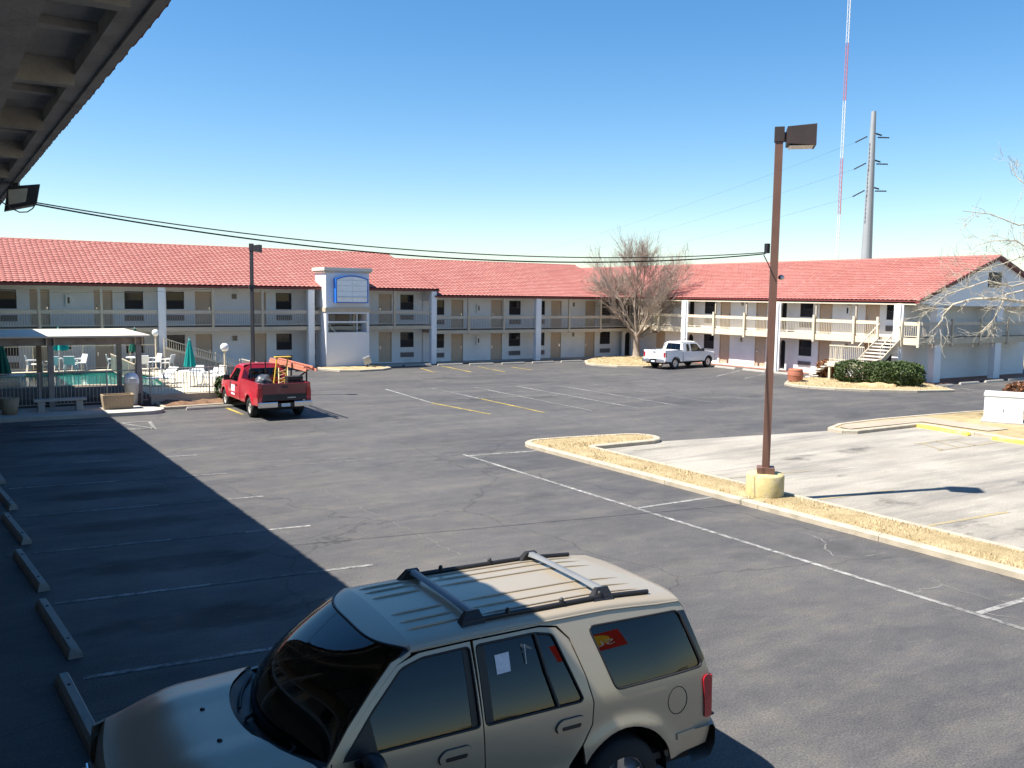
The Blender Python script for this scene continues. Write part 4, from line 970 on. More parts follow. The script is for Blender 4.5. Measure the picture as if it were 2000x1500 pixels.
# ================================================================== FAR AWAY
PY = Vector((122, 87.9, 0)); PYL = thing('transmission_pole', PY, 'grey steel transmission pole with six insulators behind the east wing', 'utility pole'); galv = M('galvanised', (.33, .35, .37), .55, .08, .3, metal=.3)
MB().tube([PY, PY+Vector((0, 0, 33.4))], [1.05, .36], 12, smooth=True).build('pole', galv, PYL)
rt = Vector((cos(YAW-radians(20)), -sin(YAW-radians(20)), 0))
for i, z in enumerate((29.6, 25.6, 21.5)):
    c = PY+Vector((0, 0, z)); MB().tube([c+rt*.3+Vector((0, 0, .6)), c+rt*1.7+Vector((0, 0, .35))], .12, 6).build('bracket', grey_dk, PYL)
    for s, e in ((-1, -1.05), (1, .1)):
        if s > 0: en = None
        a, b = c+rt*s*1.0, c+rt*s*3.2+Vector((0, 0, e)); MB().tube([a.lerp(b, i_/14) for i_ in range(15)], [.06+.07*(i_ % 2) for i_ in range(15)], 6).build('insulator', grey_dk, PYL)
        en = PD(900, 505+i*14, 620) if s < 0 else b+Vector((180, -160, 2))
        if s < 0: cable('power_line', b, en, 6 if s < 0 else 3, .012 if s < 0 else .007, f"{('top', 'middle', 'bottom')[i]} power line running {'left' if s < 0 else 'right'} from the grey steel pole", 30)
MC = Vector((318, 243, 0)); MS = thing('radio_mast', MC, 'thin red and white lattice radio mast rising out of frame', 'radio mast')
mr, mw_ = M('mast_red', (.55, .16, .16), .6), M('mast_white', (.75, .75, .75), .6)
for k in range(7):
    z0_, z1_ = -6+k*23.0, 17+k*23.0; mb = MB(); pr = [MC+Vector((.62*cos(a), .62*sin(a), 0)) for a in (0, 2.094, 4.189)]
    for p in pr: mb.tube([p+Vector((0, 0, max(0, z0_))), p+Vector((0, 0, z1_))], .11, 5)
    z = max(0, z0_)
    while z < z1_-1.5:
        for i in range(3): mb.tube([pr[i]+Vector((0, 0, z)), pr[(i+1) % 3]+Vector((0, 0, z+2))], .05, 4, cap=False)
        z += 2
    mb.build('mast_section', mw_ if k % 2 else mr, MS)
# roadside things beyond the gable end and behind the viewer
far_leaf = M('far_brush', (.11, .085, .05), .9, .35)
mb = MB()
for i in range(26):
    a = radians(62+i*9.5); r_ = random.uniform(170, 260); h = random.uniform(4, 8); w = random.uniform(4, 8); c = Vector((sin(a)*r_, cos(a)*r_, h*.5)); leaf_cloud(mb, 700, lambda q: c+Vector((q.x*w, q.y*w, q.z*h*.5)), h*.07, .2)
tag(mb.build('tree_line', far_leaf, recalc=False), kind='stuff')

# ================================================================== VEHICLES
class Car:
    """local frame: x from nose (0) to tail, y to the right side, z up. half-width given by W(x, z)"""
    def __init__(s, name, label, cat, loc, rz, scale, W):
        s.root = thing(name, loc, label, cat, None, rz, True); s.root.scale = (scale,)*3; s.W = W
    def nrm(s, x, z, side):
        e = .01; W = s.W; n = Vector((-(W(x+e, z)-W(x-e, z))/(2*e), 1, -(W(x, z+e)-W(x, z-e))/(2*e))).normalized()
        return Vector((n.x, side*n.y, n.z))
    def panel(s, name, poly, side, mat, holes=(), off=0., step=.04, parent=None, thick=0, hole_lip=.03):
        P = densify(poly, step); pts = list(P); hl = []
        for h in holes:
            H = densify(h, step); hl.append((len(pts), len(H))); pts += H
        bnd = list(pts); xs = [p[0] for p in P]; zs = [p[1] for p in P]; hp = [pts[a:a+b] for a, b in hl]
        i = 0; x = min(xs)+step/2
        while x < max(xs):
            z = min(zs)+step/2*(1 if i % 2 else 1.5)
            while z < max(zs):
                q = (x, z)
                if inside(q, P) and not any(inside(q, h) for h in hp) and min((q[0]-a)**2+(q[1]-b)**2 for a, b in bnd) > (step*.42)**2: pts.append(q)
                z += step
            x += step; i += 1
        V2, T = cdt(pts, len(P), hl); vs = []; ns = []
        for x, z in V2:
            n = s.nrm(x, z, side); vs.append(Vector((x, side*s.W(x, z), z))+n*off); ns.append(n)
        fs = [t if side < 0 else t[::-1] for t in T]
        # turned-in lip round the outline and the holes
        nv = len(vs)
        for a, b in [(0, len(P))]+hl:
            base = len(vs)
            for k in range(b): vs.append(vs[a+k].copy()); ns.append(ns[a+k])
            for k in range(b): vs.append(vs[a+k]-ns[a+k]*hole_lip); ns.append(ns[a+k])
            fs += [(base+k, base+(k+1) % b, base+b+(k+1) % b, base+b+k) for k in range(b)]
        me = bpy.data.meshes.new(name); me.from_pydata(vs, [], fs); me.polygons.foreach_set('use_smooth', [True]*len(fs)); me.update()
        cn = []
        lipstart = len(T)
        for pi_, p in enumerate(me.polygons):
            for vi in p.vertices: cn.append(tuple(ns[vi]) if pi_ < lipstart else tuple(p.normal))
        me.normals_split_custom_set(cn)
        me.materials.append(mat); return link(name, me, parent or s.root, (0, 0, 0))
    def curve3(s, pts, side, off=0.):
        return [Vector((x, side*s.W(x, z), z))+s.nrm(x, z, side)*off for x, z in pts]
    def trim(s, name, pts, side, r, mat, off=.0, closed=False, parent=None):
        P = densify(pts, .06) if closed else pts
        Q = s.curve3(P+([P[0]] if closed else []), side, off)
        return MB().tube(Q, r, 5, cap=not closed).build(name, mat, parent or s.root, origin=(0, 0, 0))
    def grid(s, name, rows, mat, parent=None, thick=.0):
        return MB().grid(rows).build(name, mat, parent or s.root, origin=(0, 0, 0))
    def b(s, name, mat, *a, parent=None, bevel=0): return B(*a).build(name, mat, parent or s.root, origin=(0, 0, 0), bevel=bevel)
    def wheel(s, x, y, r, side, w=.24, rim=rim_m, spokes=5):
        t = MB().lathe([(r*.62, -w/2), (r*.86, -w/2-.005), (r*.97, -w/2+.03), (r, -w/4), (r, w/4), (r*.97, w/2-.03), (r*.86, w/2+.005), (r*.62, w/2), (r*.60, 0), (r*.62, -w/2)], 32, (x, y, r), 'y').build('wheel', rubber, s.root, origin=(0, 0, 0))
        o = side*(w/2-.02)
        mb = MB().lathe([(.001, o*.75), (r*.15, o*.78), (r*.16, o*.62), (r*.2, o*.5), (r*.52, o*.55), (r*.58, o*.9), (r*.635, o*1.02), (r*.635, o*.2)], 28, (x, y, r), 'y'); mb.build('rim', rim, t, origin=(0, 0, 0))
        for k in range(spokes):
            a = 2*pi*k/spokes+.3; d = Vector((cos(a), 0, sin(a))); e = Vector((-sin(a), 0, cos(a)))
            MB().obox(Vector((x, y+o*.66, r))+d*r*.36, d*r*.22, e*r*.085, Vector((0, abs(o)*.14, 0))).build('spoke', rim, t, origin=(0, 0, 0))
        MB().lathe([(.001, o*.95), (r*.10, o*.92), (r*.12, o*.7)], 12, (x, y, r), 'y').build('hub_cap', grey_dk, t, origin=(0, 0, 0))
        return t
def sm(a, b, x):
    t = max(0, min(1, (x-a)/(b-a))); return t*t*(3-2*t)
def rrect(pts, r, n=4):
    """round the corners of a polygon"""
    out = []; m = len(pts)
    for i in range(m):
        p, a, b = Vector(pts[i]), Vector(pts[i-1]), Vector(pts[(i+1) % m]); ra = min(r, (a-p).length*.45, (b-p).length*.45)
        q0, q1 = p+(a-p).normalized()*ra, p+(b-p).normalized()*ra
        for k in range(n+1):
            t = k/n; out.append(tuple((1-t)**2*q0+2*t*(1-t)*p+t*t*q1))
    return out
def arch_pts(cx, r, z0, n=14, cz=.40, ry=None):
    """wheel arch from rear to front, for an outline walked along the bottom edge"""
    ry = ry or r; a0 = math.asin(max(-1, min(1, (z0-cz)/ry)))
    return [(cx+r*cos(a0+(pi-2*a0)*i/n), cz+ry*sin(a0+(pi-2*a0)*i/n)) for i in range(n+1)]

# ------------------------------------------------ tan SUV
XW1, XW2 = .98, 4.14
def W_suv(x, z):
    pl = 1-.16*max(0, (1.1-x)/1.1)**2.4-.05*max(0, (x-4.5)/.7)**2
    low = .985-.10*max(0, (.62-z)/.25)**2*.6-.035*max(0, (z-.80)/.4)**2
    zb = 1.155; up = ((z-zb)+sqrt((z-zb)**2+.0003))/2; t = .275*up+.11*up*up
    low = .985-.06*max(0, (.62-z)/.25)**2-.035*max(0, (min(z, zb)-.80)/.4)**2
    base = low-t
    cre = .010*math.exp(-((z-.66)/.05)**2)
    fl = 0
    for xw in (XW1, XW2):
        d = sqrt((x-xw)**2+(z-.40)**2); fl = max(fl, .035*math.exp(-((d-.50)/.10)**2))
    return base*pl+cre*.6+fl*(1-sm(.80, 1.08, z))
suv_paint = car_paint('tan_metallic_paint', (.42, .355, .265), .40, .36, damt=.04, coat=.25)
suv = Car('suv', 'tan full-size SUV with roof rack parked half in shade in the foreground', 'SUV', (.56, 7.075, .0), radians(-3.38), 1.0766, W_suv)
def ze(x):            # fender / sill top line in front of the cabin, gutter line over the cabin
    return .985+.135*sm(.05, 1.0, x)+.035*sm(1.0, 1.75, x)
RE = lambda x: 1.775+.02*sm(2.2, 3.2, x)-.045*sm(4.0, 4.95, x)          # roof gutter line
zsill = .46
a_pillar = [(1.66, 1.165), (1.85, 1.36), (2.05, 1.56), (2.22, 1.71), (2.36, RE(2.36))]
front_door = [(1.70, 1.19), (1.86, 1.35), (2.06, 1.55), (2.24, 1.70), (2.42, 1.752), (2.84, 1.762), (2.855, 1.2), (2.855, .54), (1.66, .54), (1.62, .80)]
rear_door = [(2.865, 1.762), (3.45, 1.765), (3.60, 1.74), (3.70, 1.64), (3.80, 1.36), (3.845, 1.15), (3.82, .98), (3.72, .84), (3.60, .70), (3.55, .54), (2.865, .54), (2.865, 1.2)]
fwin = rrect([(1.775, 1.175), (2.02, 1.445), (2.27, 1.675), (2.44, 1.718), (2.828, 1.728), (2.835, 1.175)], .035)
rwin = rrect([(2.885, 1.175), (2.885, 1.728), (3.40, 1.732), (3.56, 1.70), (3.755, 1.195), (3.73, 1.175)], .035)
qwin = rrect([(3.90, 1.70), (4.84, 1.685), (5.015, 1.205), (4.08, 1.195)], .06)
for side in (-1, 1):
    # front fender
    fen = [(.08, ze(.08)), (.35, ze(.35)), (.7, ze(.7)), (1.1, ze(1.1)), (1.45, ze(1.45)), (1.66, 1.165), (1.69, 1.18), (1.61, .80), (1.65, .54), (1.64, zsill+.02)]+[(p[0], p[1]) for p in arch_pts(XW1, .47, .50)]+[(.45, .52), (.10, .55), (.04, .75)]
    suv.panel('fender', fen, side, suv_paint)
    d1 = suv.panel('front_door', front_door, side, suv_paint, [fwin], off=.001)
    d2 = suv.panel('rear_door', rear_door, side, suv_paint, [rwin], off=.001)
    qp = [(2.36, 1.765), (2.86, 1.775), (3.46, 1.778), (3.615, 1.752), (3.712, 1.648), (3.812, 1.362), (3.857, 1.15), (3.832, .975), (3.732, .832)]
    qp += [(p[0], p[1]) for p in reversed(arch_pts(XW2, .49, .62))][1:]+[(4.62, .50), (5.05, .52), (5.10, .75), (5.09, 1.1), (5.04, 1.3), (4.97, 1.53), (4.90, 1.70), (4.86, RE(4.86)), (4.2, RE(4.2)), (3.6, RE(3.6)), (3.0, RE(3.0)), (2.5, RE(2.5)), (2.36, RE(2.36))]
    q = suv.panel('quarter_panel', qp, side, suv_paint, [qwin])
    ap = [(1.66, 1.165), (1.70, 1.181), (1.86, 1.341+.01), (2.06, 1.541+.01), (2.24, 1.691+.012), (2.355, 1.752), (2.355, RE(2.36)), (2.20, 1.725), (2.03, 1.575), (1.83, 1.375)]
    suv.panel('a_pillar', ap, side, suv_paint)
    suv.panel('rocker', [(1.50, zsill), (1.66, .53), (3.55, .53), (3.62, zsill+.02), (3.5, .42), (1.55, .42)], side, suv_paint)
    for nm, wpoly, par in (('front_window', fwin, d1), ('rear_window', rwin, d2), ('quarter_window', qwin, q)):
        suv.panel(nm, wpoly, side, glass_t, off=-.014, parent=par, hole_lip=.001); suv.trim('window_seal', wpoly, side, .011, black, -.003, True, par)
    suv.trim('window_divider', [(3.40, 1.73), (3.45, 1.45), (3.52, 1.18)], side, .016, grey_dk, -.002, parent=d2)
    for par, xp in ((d1, (2.77, 2.82)), (d2, (2.895, 2.955))): suv.panel('b_pillar', [(xp[0], 1.18), (xp[0], 1.722), (xp[1], 1.724), (xp[1], 1.18)], side, black, off=-.010, parent=par, hole_lip=.001)
    suv.trim('roof_gutter', [(2.28, 1.742), (2.36, RE(2.36))]+[(2.36+.25*i, RE(2.36+.25*i)) for i in range(1, 11)], side, .010, suv_paint, .0)
    suv.panel('mirror_patch', [(1.77, 1.17), (1.99, 1.41), (2.03, 1.17)], side, black, off=.006, parent=d1)
    for nm, xx, dd in (('front', 2.62, d1), ('rear', 3.62, d2)):
        c = Vector((xx, side*(suv.W(xx, 1.03)), 1.03)); c2 = c
        hb = MB(); ring = [(xx-.13, .985), (xx+.10, .985), (xx+.13, 1.02), (xx+.11, 1.075), (xx-.09, 1.075), (xx-.14, 1.03)]
        h = suv.panel('door_handle', rrect(ring, .03), side, suv_paint, off=.022, step=.04, parent=dd)
        suv.panel('handle_recess', rrect([(xx-.09, .995), (xx+.08, .995), (xx+.09, 1.025), (xx-.09, 1.025)], .012), side, black, off=.024, step=.04, parent=h)
        suv.trim('handle_rim', rrect(ring, .03), side, .006, grey_dk, .006, True, h)
    # mirrors
    m = MB(); mc = Vector((1.93, side*1.13, 1.17)); prof = []
    for i in range(7):
        t = i/6; k = [.55, .9, 1, 1, .95, .75, .2][i]
        prof.append([mc+Vector((-.10+.17*t+.02, side*.125*cos(a)*k-side*.0, .105*sin(a)*k)) for a in [2*pi*j/14 for j in range(15)]])
    mr_ = MB().grid(prof).build('mirror', black, suv.root, origin=(0, 0, 0)); MB().bar((1.90, side*.96, 1.13), (1.93, side*1.06, 1.15), .10, .07).build('mirror_arm', black, mr_, origin=(0, 0, 0))
    # lower mouldings, fuel door, lamps
    for x0_, x1_ in ((1.75, 2.80), (2.92, 3.50), (4.68, 5.02)): suv.panel('side_moulding', [(x0_, .655), (x1_, .655), (x1_, .70), (x0_, .70)], side, suv_paint, off=.012, step=.08)
    if side < 0:
        fr = [(4.70+.105*cos(a), .985+.115*sin(a)) for a in [2*pi*i/20 for i in range(20)]]; suv.trim('fuel_door_gap', fr, side, .005, darkgap, -.001, True)
    tl = rrect([(5.005, .76), (5.09, .76), (5.09, 1.12), (5.03, 1.13), (4.995, 1.10)], .025); t_ = suv.panel('tail_light', tl, side, red_lens, off=.016, step=.05)
    B(5.06, 5.12, side*.80, side*.94, .78, 1.12).build('tail_light_rear', red_lens, t_, origin=(0, 0, 0), bevel=.02)
    suv.panel('headlight', rrect([(.06, .74), (.36, .74), (.40, .90), (.10, .90)], .03), side, head_lens, off=.01, step=.05); suv.panel('side_marker', rrect([(.10, .63), (.36, .63), (.36, .70), (.10, .70)], .02), side, amber, off=.012, step=.05)
    # dark inner liner behind the panel gaps and wheel wells
    suv.panel('inner_shell', [(1.60, .50), (3.60, .50), (3.68, 1.17), (1.66, 1.15)], side, darkgap, off=-.045, step=.2, hole_lip=.001)
    for xw in (XW1, XW2):
        mb = MB(); n = 14; pr = [(xw+.50*cos(pi*i/n), .36+.51*sin(pi*i/n)) for i in range(n+1)]
        mb.grid([[(x, side*.93, z) for x, z in pr], [(x, side*.55, z) for x, z in pr]]); mb.add([(x, side*.55, z) for x, z in pr], [tuple(range(n+1))]); mb.build('wheel_well', darkgap, suv.root, origin=(0, 0, 0), recalc=False)
        suv.wheel(xw, side*.86, .385, side, .25)
# roof
def roof_rows(xa, xb, nx, ys, h, zf, p=.62):
    rows = []
    for i in range(nx+1):
        x = xa+(xb-xa)*i/nx; w = suv.W(x, zf(x)); r = []
        for j in range(25):
            t = -pi/2+pi*j/24; r.append(Vector((x, w*sin(t), zf(x)+h(x)*max(0, cos(t))**p)))
        rows.append(r)
    return rows
hz = lambda x: .085*(1-.55*sm(4.6, 5.0, x))
roof = suv.grid('roof', roof_rows(2.36, 4.87, 20, None, hz, lambda x: RE(x)), suv_paint)
rows = []                                                       # header between windshield and roof, curved in plan
for i in range(4):
    t = i/3; r = []
    for j in range(25):
        a = -pi/2+pi*j/24; v = sin(a); xa = 2.14+.20*v*v*v*v; x = xa+(2.36-xa)*t; zz = RE(2.36)+hz(2.36)*max(0, cos(a))**.62
        r.append(Vector((x, suv.W(2.36, RE(2.36))*v*(1-.012*(1-t)), zz-(.05*(1-t)**1.5)*(1-abs(v)**4)-.012*(1-t))))
    rows.append(r)
suv.grid('roof_header', rows, suv_paint); top_edge = rows[0]
for v in (-.52, -.38, -.21, .21, .38, .52):
    for x0_, x1_ in ((2.42, 2.88), (2.98, 4.60)):
        pts = []
        for k in range(9):
            x = x0_+(x1_-x0_)*k/8; w = suv.W(x, RE(x)); t = math.asin(v/w*.985); pts.append((x, v, RE(x)+hz(x)*cos(t)**.62-.001+.006*sin(pi*k/8)**.3))
        MB().tube(pts, [.003]+[.009]*7+[.003], 6).build('roof_rib', suv_paint, roof, origin=(0, 0, 0))
for side in (-1, 1):
    yv = .625; rl = []
    for k in range(15):
        x = 2.86+(4.62-2.86)*k/14; w = suv.W(x, RE(x)); rl.append((x, side*yv, RE(x)+hz(x)*cos(math.asin(yv/w))**.62+.018))
    rk = MB().tube(rl, .020, 8).build('rack_rail', black, suv.root, origin=(0, 0, 0))
    for k in (3, 7, 10): MB().lathe([(.022, 0), (.02, .03), (.012, .045), (.001, .047)], 8, (rl[k][0], rl[k][1], rl[k][2]+.005)).build('tie_down', black, rk, origin=(0, 0, 0))
for x in (2.94, 4.16):
    zc = RE(x)+hz(x)+.045; cb = MB(); ys = [-.60+1.2*i/16 for i in range(17)]
    rows = [[(x-.042, y, zc-.006*abs(y/.6)**3*4), (x-.025, y, zc+.014), (x+.025, y, zc+.014), (x+.042, y, zc-.004), (x+.025, y, zc-.014), (x-.025, y, zc-.014), (x-.042, y, zc-.006*abs(y/.6)**3*4)] for y in ys]
    cb.grid(rows).build('crossbar', M('rack_grey', (.16, .165, .17), .4), suv.root, origin=(0, 0, 0))
    for side in (-1, 1):
        MB().add([(x-.13, side*.665, zc-.09), (x+.09, side*.665, zc-.09), (x+.055, side*.60, zc+.02), (x-.055, side*.60, zc+.02), (x-.13, side*.56, zc-.085), (x+.09, side*.56, zc-.085), (x+.055, side*.56, zc+.012), (x-.055, side*.56, zc+.012)],
                 [(0, 1, 2, 3), (7, 6, 5, 4), (0, 4, 5, 1), (3, 2, 6, 7), (0, 3, 7, 4), (1, 5, 6, 2)]).build('crossbar_foot', black, suv.root, origin=(0, 0, 0))
# windshield, cowl, hood
wsb = []
for j in range(25):
    v = sin(-pi/2+pi*j/24); wsb.append(Vector((1.40+.29*v*v, .895*v, 1.135+.03*v*v)))
rows = []
for i in range(13):
    t = i/12; r = []
    for j in range(25):
        a, b_ = wsb[j], top_edge[j]; p = a.lerp(b_, t); p += Vector((-.10, 0, .10))*sin(pi*t**.75)*(1-((j-12)/12)**2); r.append(p)
    rows.append(r)
ws = suv.grid('windshield', rows, glass_w); MB().tube([r[0] for r in rows], .013, 6).build('windshield_seal', black, ws, origin=(0, 0, 0)); MB().tube([r[-1] for r in rows], .013, 6).build('windshield_seal', black, ws, origin=(0, 0, 0))
MB().tube(top_edge, .012, 6).build('windshield_seal', black, ws, origin=(0, 0, 0))
hoodr = lambda v: 1.24+.36*v*v
rows = []
for i in range(15):
    t = i/14; r = []
    for j in range(25):
        a = -pi/2+pi*j/24; v = sin(a); x = .11+.10*v*v*(1-t)+(hoodr(v)-.11)*t; w = suv.W(x, ze(x))-.012
        r.append(Vector((x, w*v, ze(x)+.005+(.035+.055*sm(0, .5, t))*max(0, cos(a))**.7+.02*math.exp(-((abs(v)-.55)/.12)**2)*sm(.1, .5, t))))
    rows.append(r)
suv.grid('hood', rows, suv_paint)
hood_b = rows[-1]; hood_f = rows[0]
MB().grid([[p-Vector((0, 0, .03)) for p in hood_b], [h_.lerp(w_, .5)-Vector((0, 0, .045)) for h_, w_ in zip(hood_b, wsb)], [p-Vector((0, 0, .002)) for p in wsb]]).build('cowl', black, suv.root, origin=(0, 0, 0))
for j0, j1 in ((4, 10), (14, 20)): MB().tube([hood_b[j].lerp(wsb[j], .55)-Vector((0, 0, .02)) for j in range(j0, j1+1)], .012, 5).build('cowl_grille', grey_dk, suv.root, origin=(0, 0, 0))
for y0_, y1_ in ((-.62, .02), (.05, .62)):
    p0_ = Vector((1.40+.29*(y0_/.9)**2, y0_, 1.175)); p1_ = Vector((1.50+.2*(y1_/.9)**2, y1_, 1.245)); MB().tube([p0_-Vector((.06, 0, .03)), p0_, p1_], [.016, .013, .008], 5).build('wiper', black, suv.root, origin=(0, 0, 0))
for x, y in ((1.02, -.33), (1.0, .22)): MB().lathe([(.026, 0), (.024, .012), (.001, .018)], 8, (x, y, ze(x)+.088)).build('washer_nozzle', black, suv.root, origin=(0, 0, 0))
# nose
rows = []
for k, (dx, z, ww) in enumerate(((0, None, 1), (-.05, .955, .985), (-.075, .90, .97), (-.085, .76, .965), (-.09, .70, .97), (-.14, .68, 1.0), (-.155, .60, 1.0), (-.14, .48, .99), (-.06, .40, .96), (.2, .38, .93))):
    r = []
    for j in range(25):
        p = hood_f[j]; q = Vector((p.x+dx, p.y*ww, p.z if z is None else z)); r.append(q)
    rows.append(r)
suv.grid('nose', rows, suv_paint)
B(-.005, .03, -.42, .42, .745, .90).build('grille', black, suv.root, origin=(0, 0, 0), bevel=.01)
for z in (.79, .835, .88): B(-.02, .0, -.43, .43, z-.008, z+.008).build('grille_bar', chrome, suv.root, origin=(0, 0, 0))
B(-.06, .04, -.86, .86, .47, .66).build('front_bumper', M('suv_bumper', (.22, .20, .17), .5, .05), suv.root, origin=(0, 0, 0), bevel=.04)
# tail
rows = []
prof = [(4.87, 1.0, None), (4.95, .99, 1.775), (4.985, .985, 1.70), (5.02, 1, 1.55), (5.06, 1, 1.28), (5.10, 1, 1.22), (5.115, 1, .95), (5.115, 1, .62), (5.08, .98, .48)]
for x, ww, z in prof:
    r = []
    for j in range(25):
        a = -pi/2+pi*j/24; v = sin(a)
        if z is None: w = suv.W(4.87, RE(4.87)); r.append(Vector((x, w*v, RE(4.87)+hz(4.87)*max(0, cos(a))**.62)))
        else:
            w = suv.W(min(x, 5.05), min(z, 1.74))*ww; zz = z-(.035*abs(v)**6 if z > 1.7 else 0); r.append(Vector((x-.07*abs(v)**5, w*v, zz)))
    rows.append(r)
suv.grid('liftgate', rows, suv_paint)
rg = []
for x, z, w in ((5.0, 1.68, .66), (5.035, 1.5, .72), (5.075, 1.27, .80)): rg.append([Vector((x+.006-.06*abs(v)**5, w*v, z)) for v in [-1+2*j/12 for j in range(13)]])
suv.grid('rear_glass', rg, glass_t)
for side in (-1, 1): suv.panel('d_pillar_glass', [(4.83, 1.68), (4.905, 1.675), (5.04, 1.26), (5.015, 1.235)], side, glass_room, off=.004, step=.08)
bu = MB().add([], []); rows = []
for x, z in ((5.02, .70), (5.22, .70), (5.25, .66), (5.25, .52), (5.20, .42), (5.0, .40)): rows.append([Vector((x-.14*abs(v)**6, 1.0*v, z)) for v in [-1+2*j/20 for j in range(21)]])
suv.grid('rear_bumper', rows, M('suv_bumper', (.22, .20, .17), .5, .05)); B(5.03, 5.22, -.86, .86, .695, .712).build('bumper_step', black, suv.root, origin=(0, 0, 0))
B(5.12, 5.13, -.16, .16, .74, .88).build('licence_plate', plate_m, suv.root, origin=(0, 0, 0))
B(.25, 5.0, -.80, .80, .34, .44).build('underbody', darkgap, suv.root, origin=(0, 0, 0))
# interior
B(1.45, 4.9, -.86, .86, .44, .50).build('cabin_floor', cloth_gr, suv.root, origin=(0, 0, 0))
MB().add([(1.42, -.82, 1.10), (1.42, .82, 1.10), (1.85, .82, 1.13), (1.85, -.82, 1.13), (1.95, -.82, .7), (1.95, .82, .7)], [(0, 1, 2, 3), (3, 2, 5, 4)]).build('dashboard', M('dash_grey', (.07, .065, .055), .7), suv.root, origin=(0, 0, 0), recalc=False)
for x, ys in ((2.55, (-.42, .42)), (3.5, (-.45, .45)), (4.3, (-.45, .45))):
    for y in ys:
        B(x-.30, x+.22, y-.27, y+.27, .75, .92).build('seat', cloth_gr, suv.root, origin=(0, 0, 0), bevel=.04); MB().obox((x+.27, y, 1.16), (.06, 0, 0), (0, .26, 0), (.06, 0, .30)).build('seat_back', cloth_gr, suv.root, origin=(0, 0, 0), bevel=.03)
        B(x+.29, x+.39, y-.13, y+.13, 1.46, 1.62).build('headrest', cloth_gr, suv.root, origin=(0, 0, 0), bevel=.03)
sw = [Vector((2.02+.08*sin(a), -.42+.19*cos(a), 1.10+.17*sin(a))) for a in [2*pi*i/20 for i in range(21)]]; MB().tube(sw, .016, 6).build('steering_wheel', black, suv.root, origin=(0, 0, 0))
# the nose is short: draw the front in towards the cabin (wheels only shift)
def nose_x(x): return x if x > 1.3 else 1.3-(1.3-x)*.78
def squeeze(o):
    for c_ in o.children:
        squeeze(c_)
    if o.type == 'MESH' and not o.data.get('squeezed'):
        o.data['squeezed'] = 1; w_ = o.name.split('.')[0] in ('wheel', 'rim', 'spoke', 'hub_cap'); dx = nose_x(XW1)-XW1
        for v in o.data.vertices:
            if w_: v.co.x += dx if v.co.x < 2 else 0
            else: v.co.x = nose_x(v.co.x)
squeeze(suv.root)
# paper in the rear side window, sticker on the windshield
suv.panel('paper_notice', [(3.03, 1.50), (3.03, 1.635), (3.155, 1.64), (3.15, 1.505)], -1, paper, off=-.008, step=.1, hole_lip=.001)
def ws_pt(j, t): return rows_ws[t][j]
MB().tube([(3.285, -suv.W(3.285, 1.62)-.002, 1.68), (3.29, -suv.W(3.29, 1.55)-.002, 1.53)], .004, 5).build('window_strap', white_pl, suv.root, origin=(0, 0, 0))

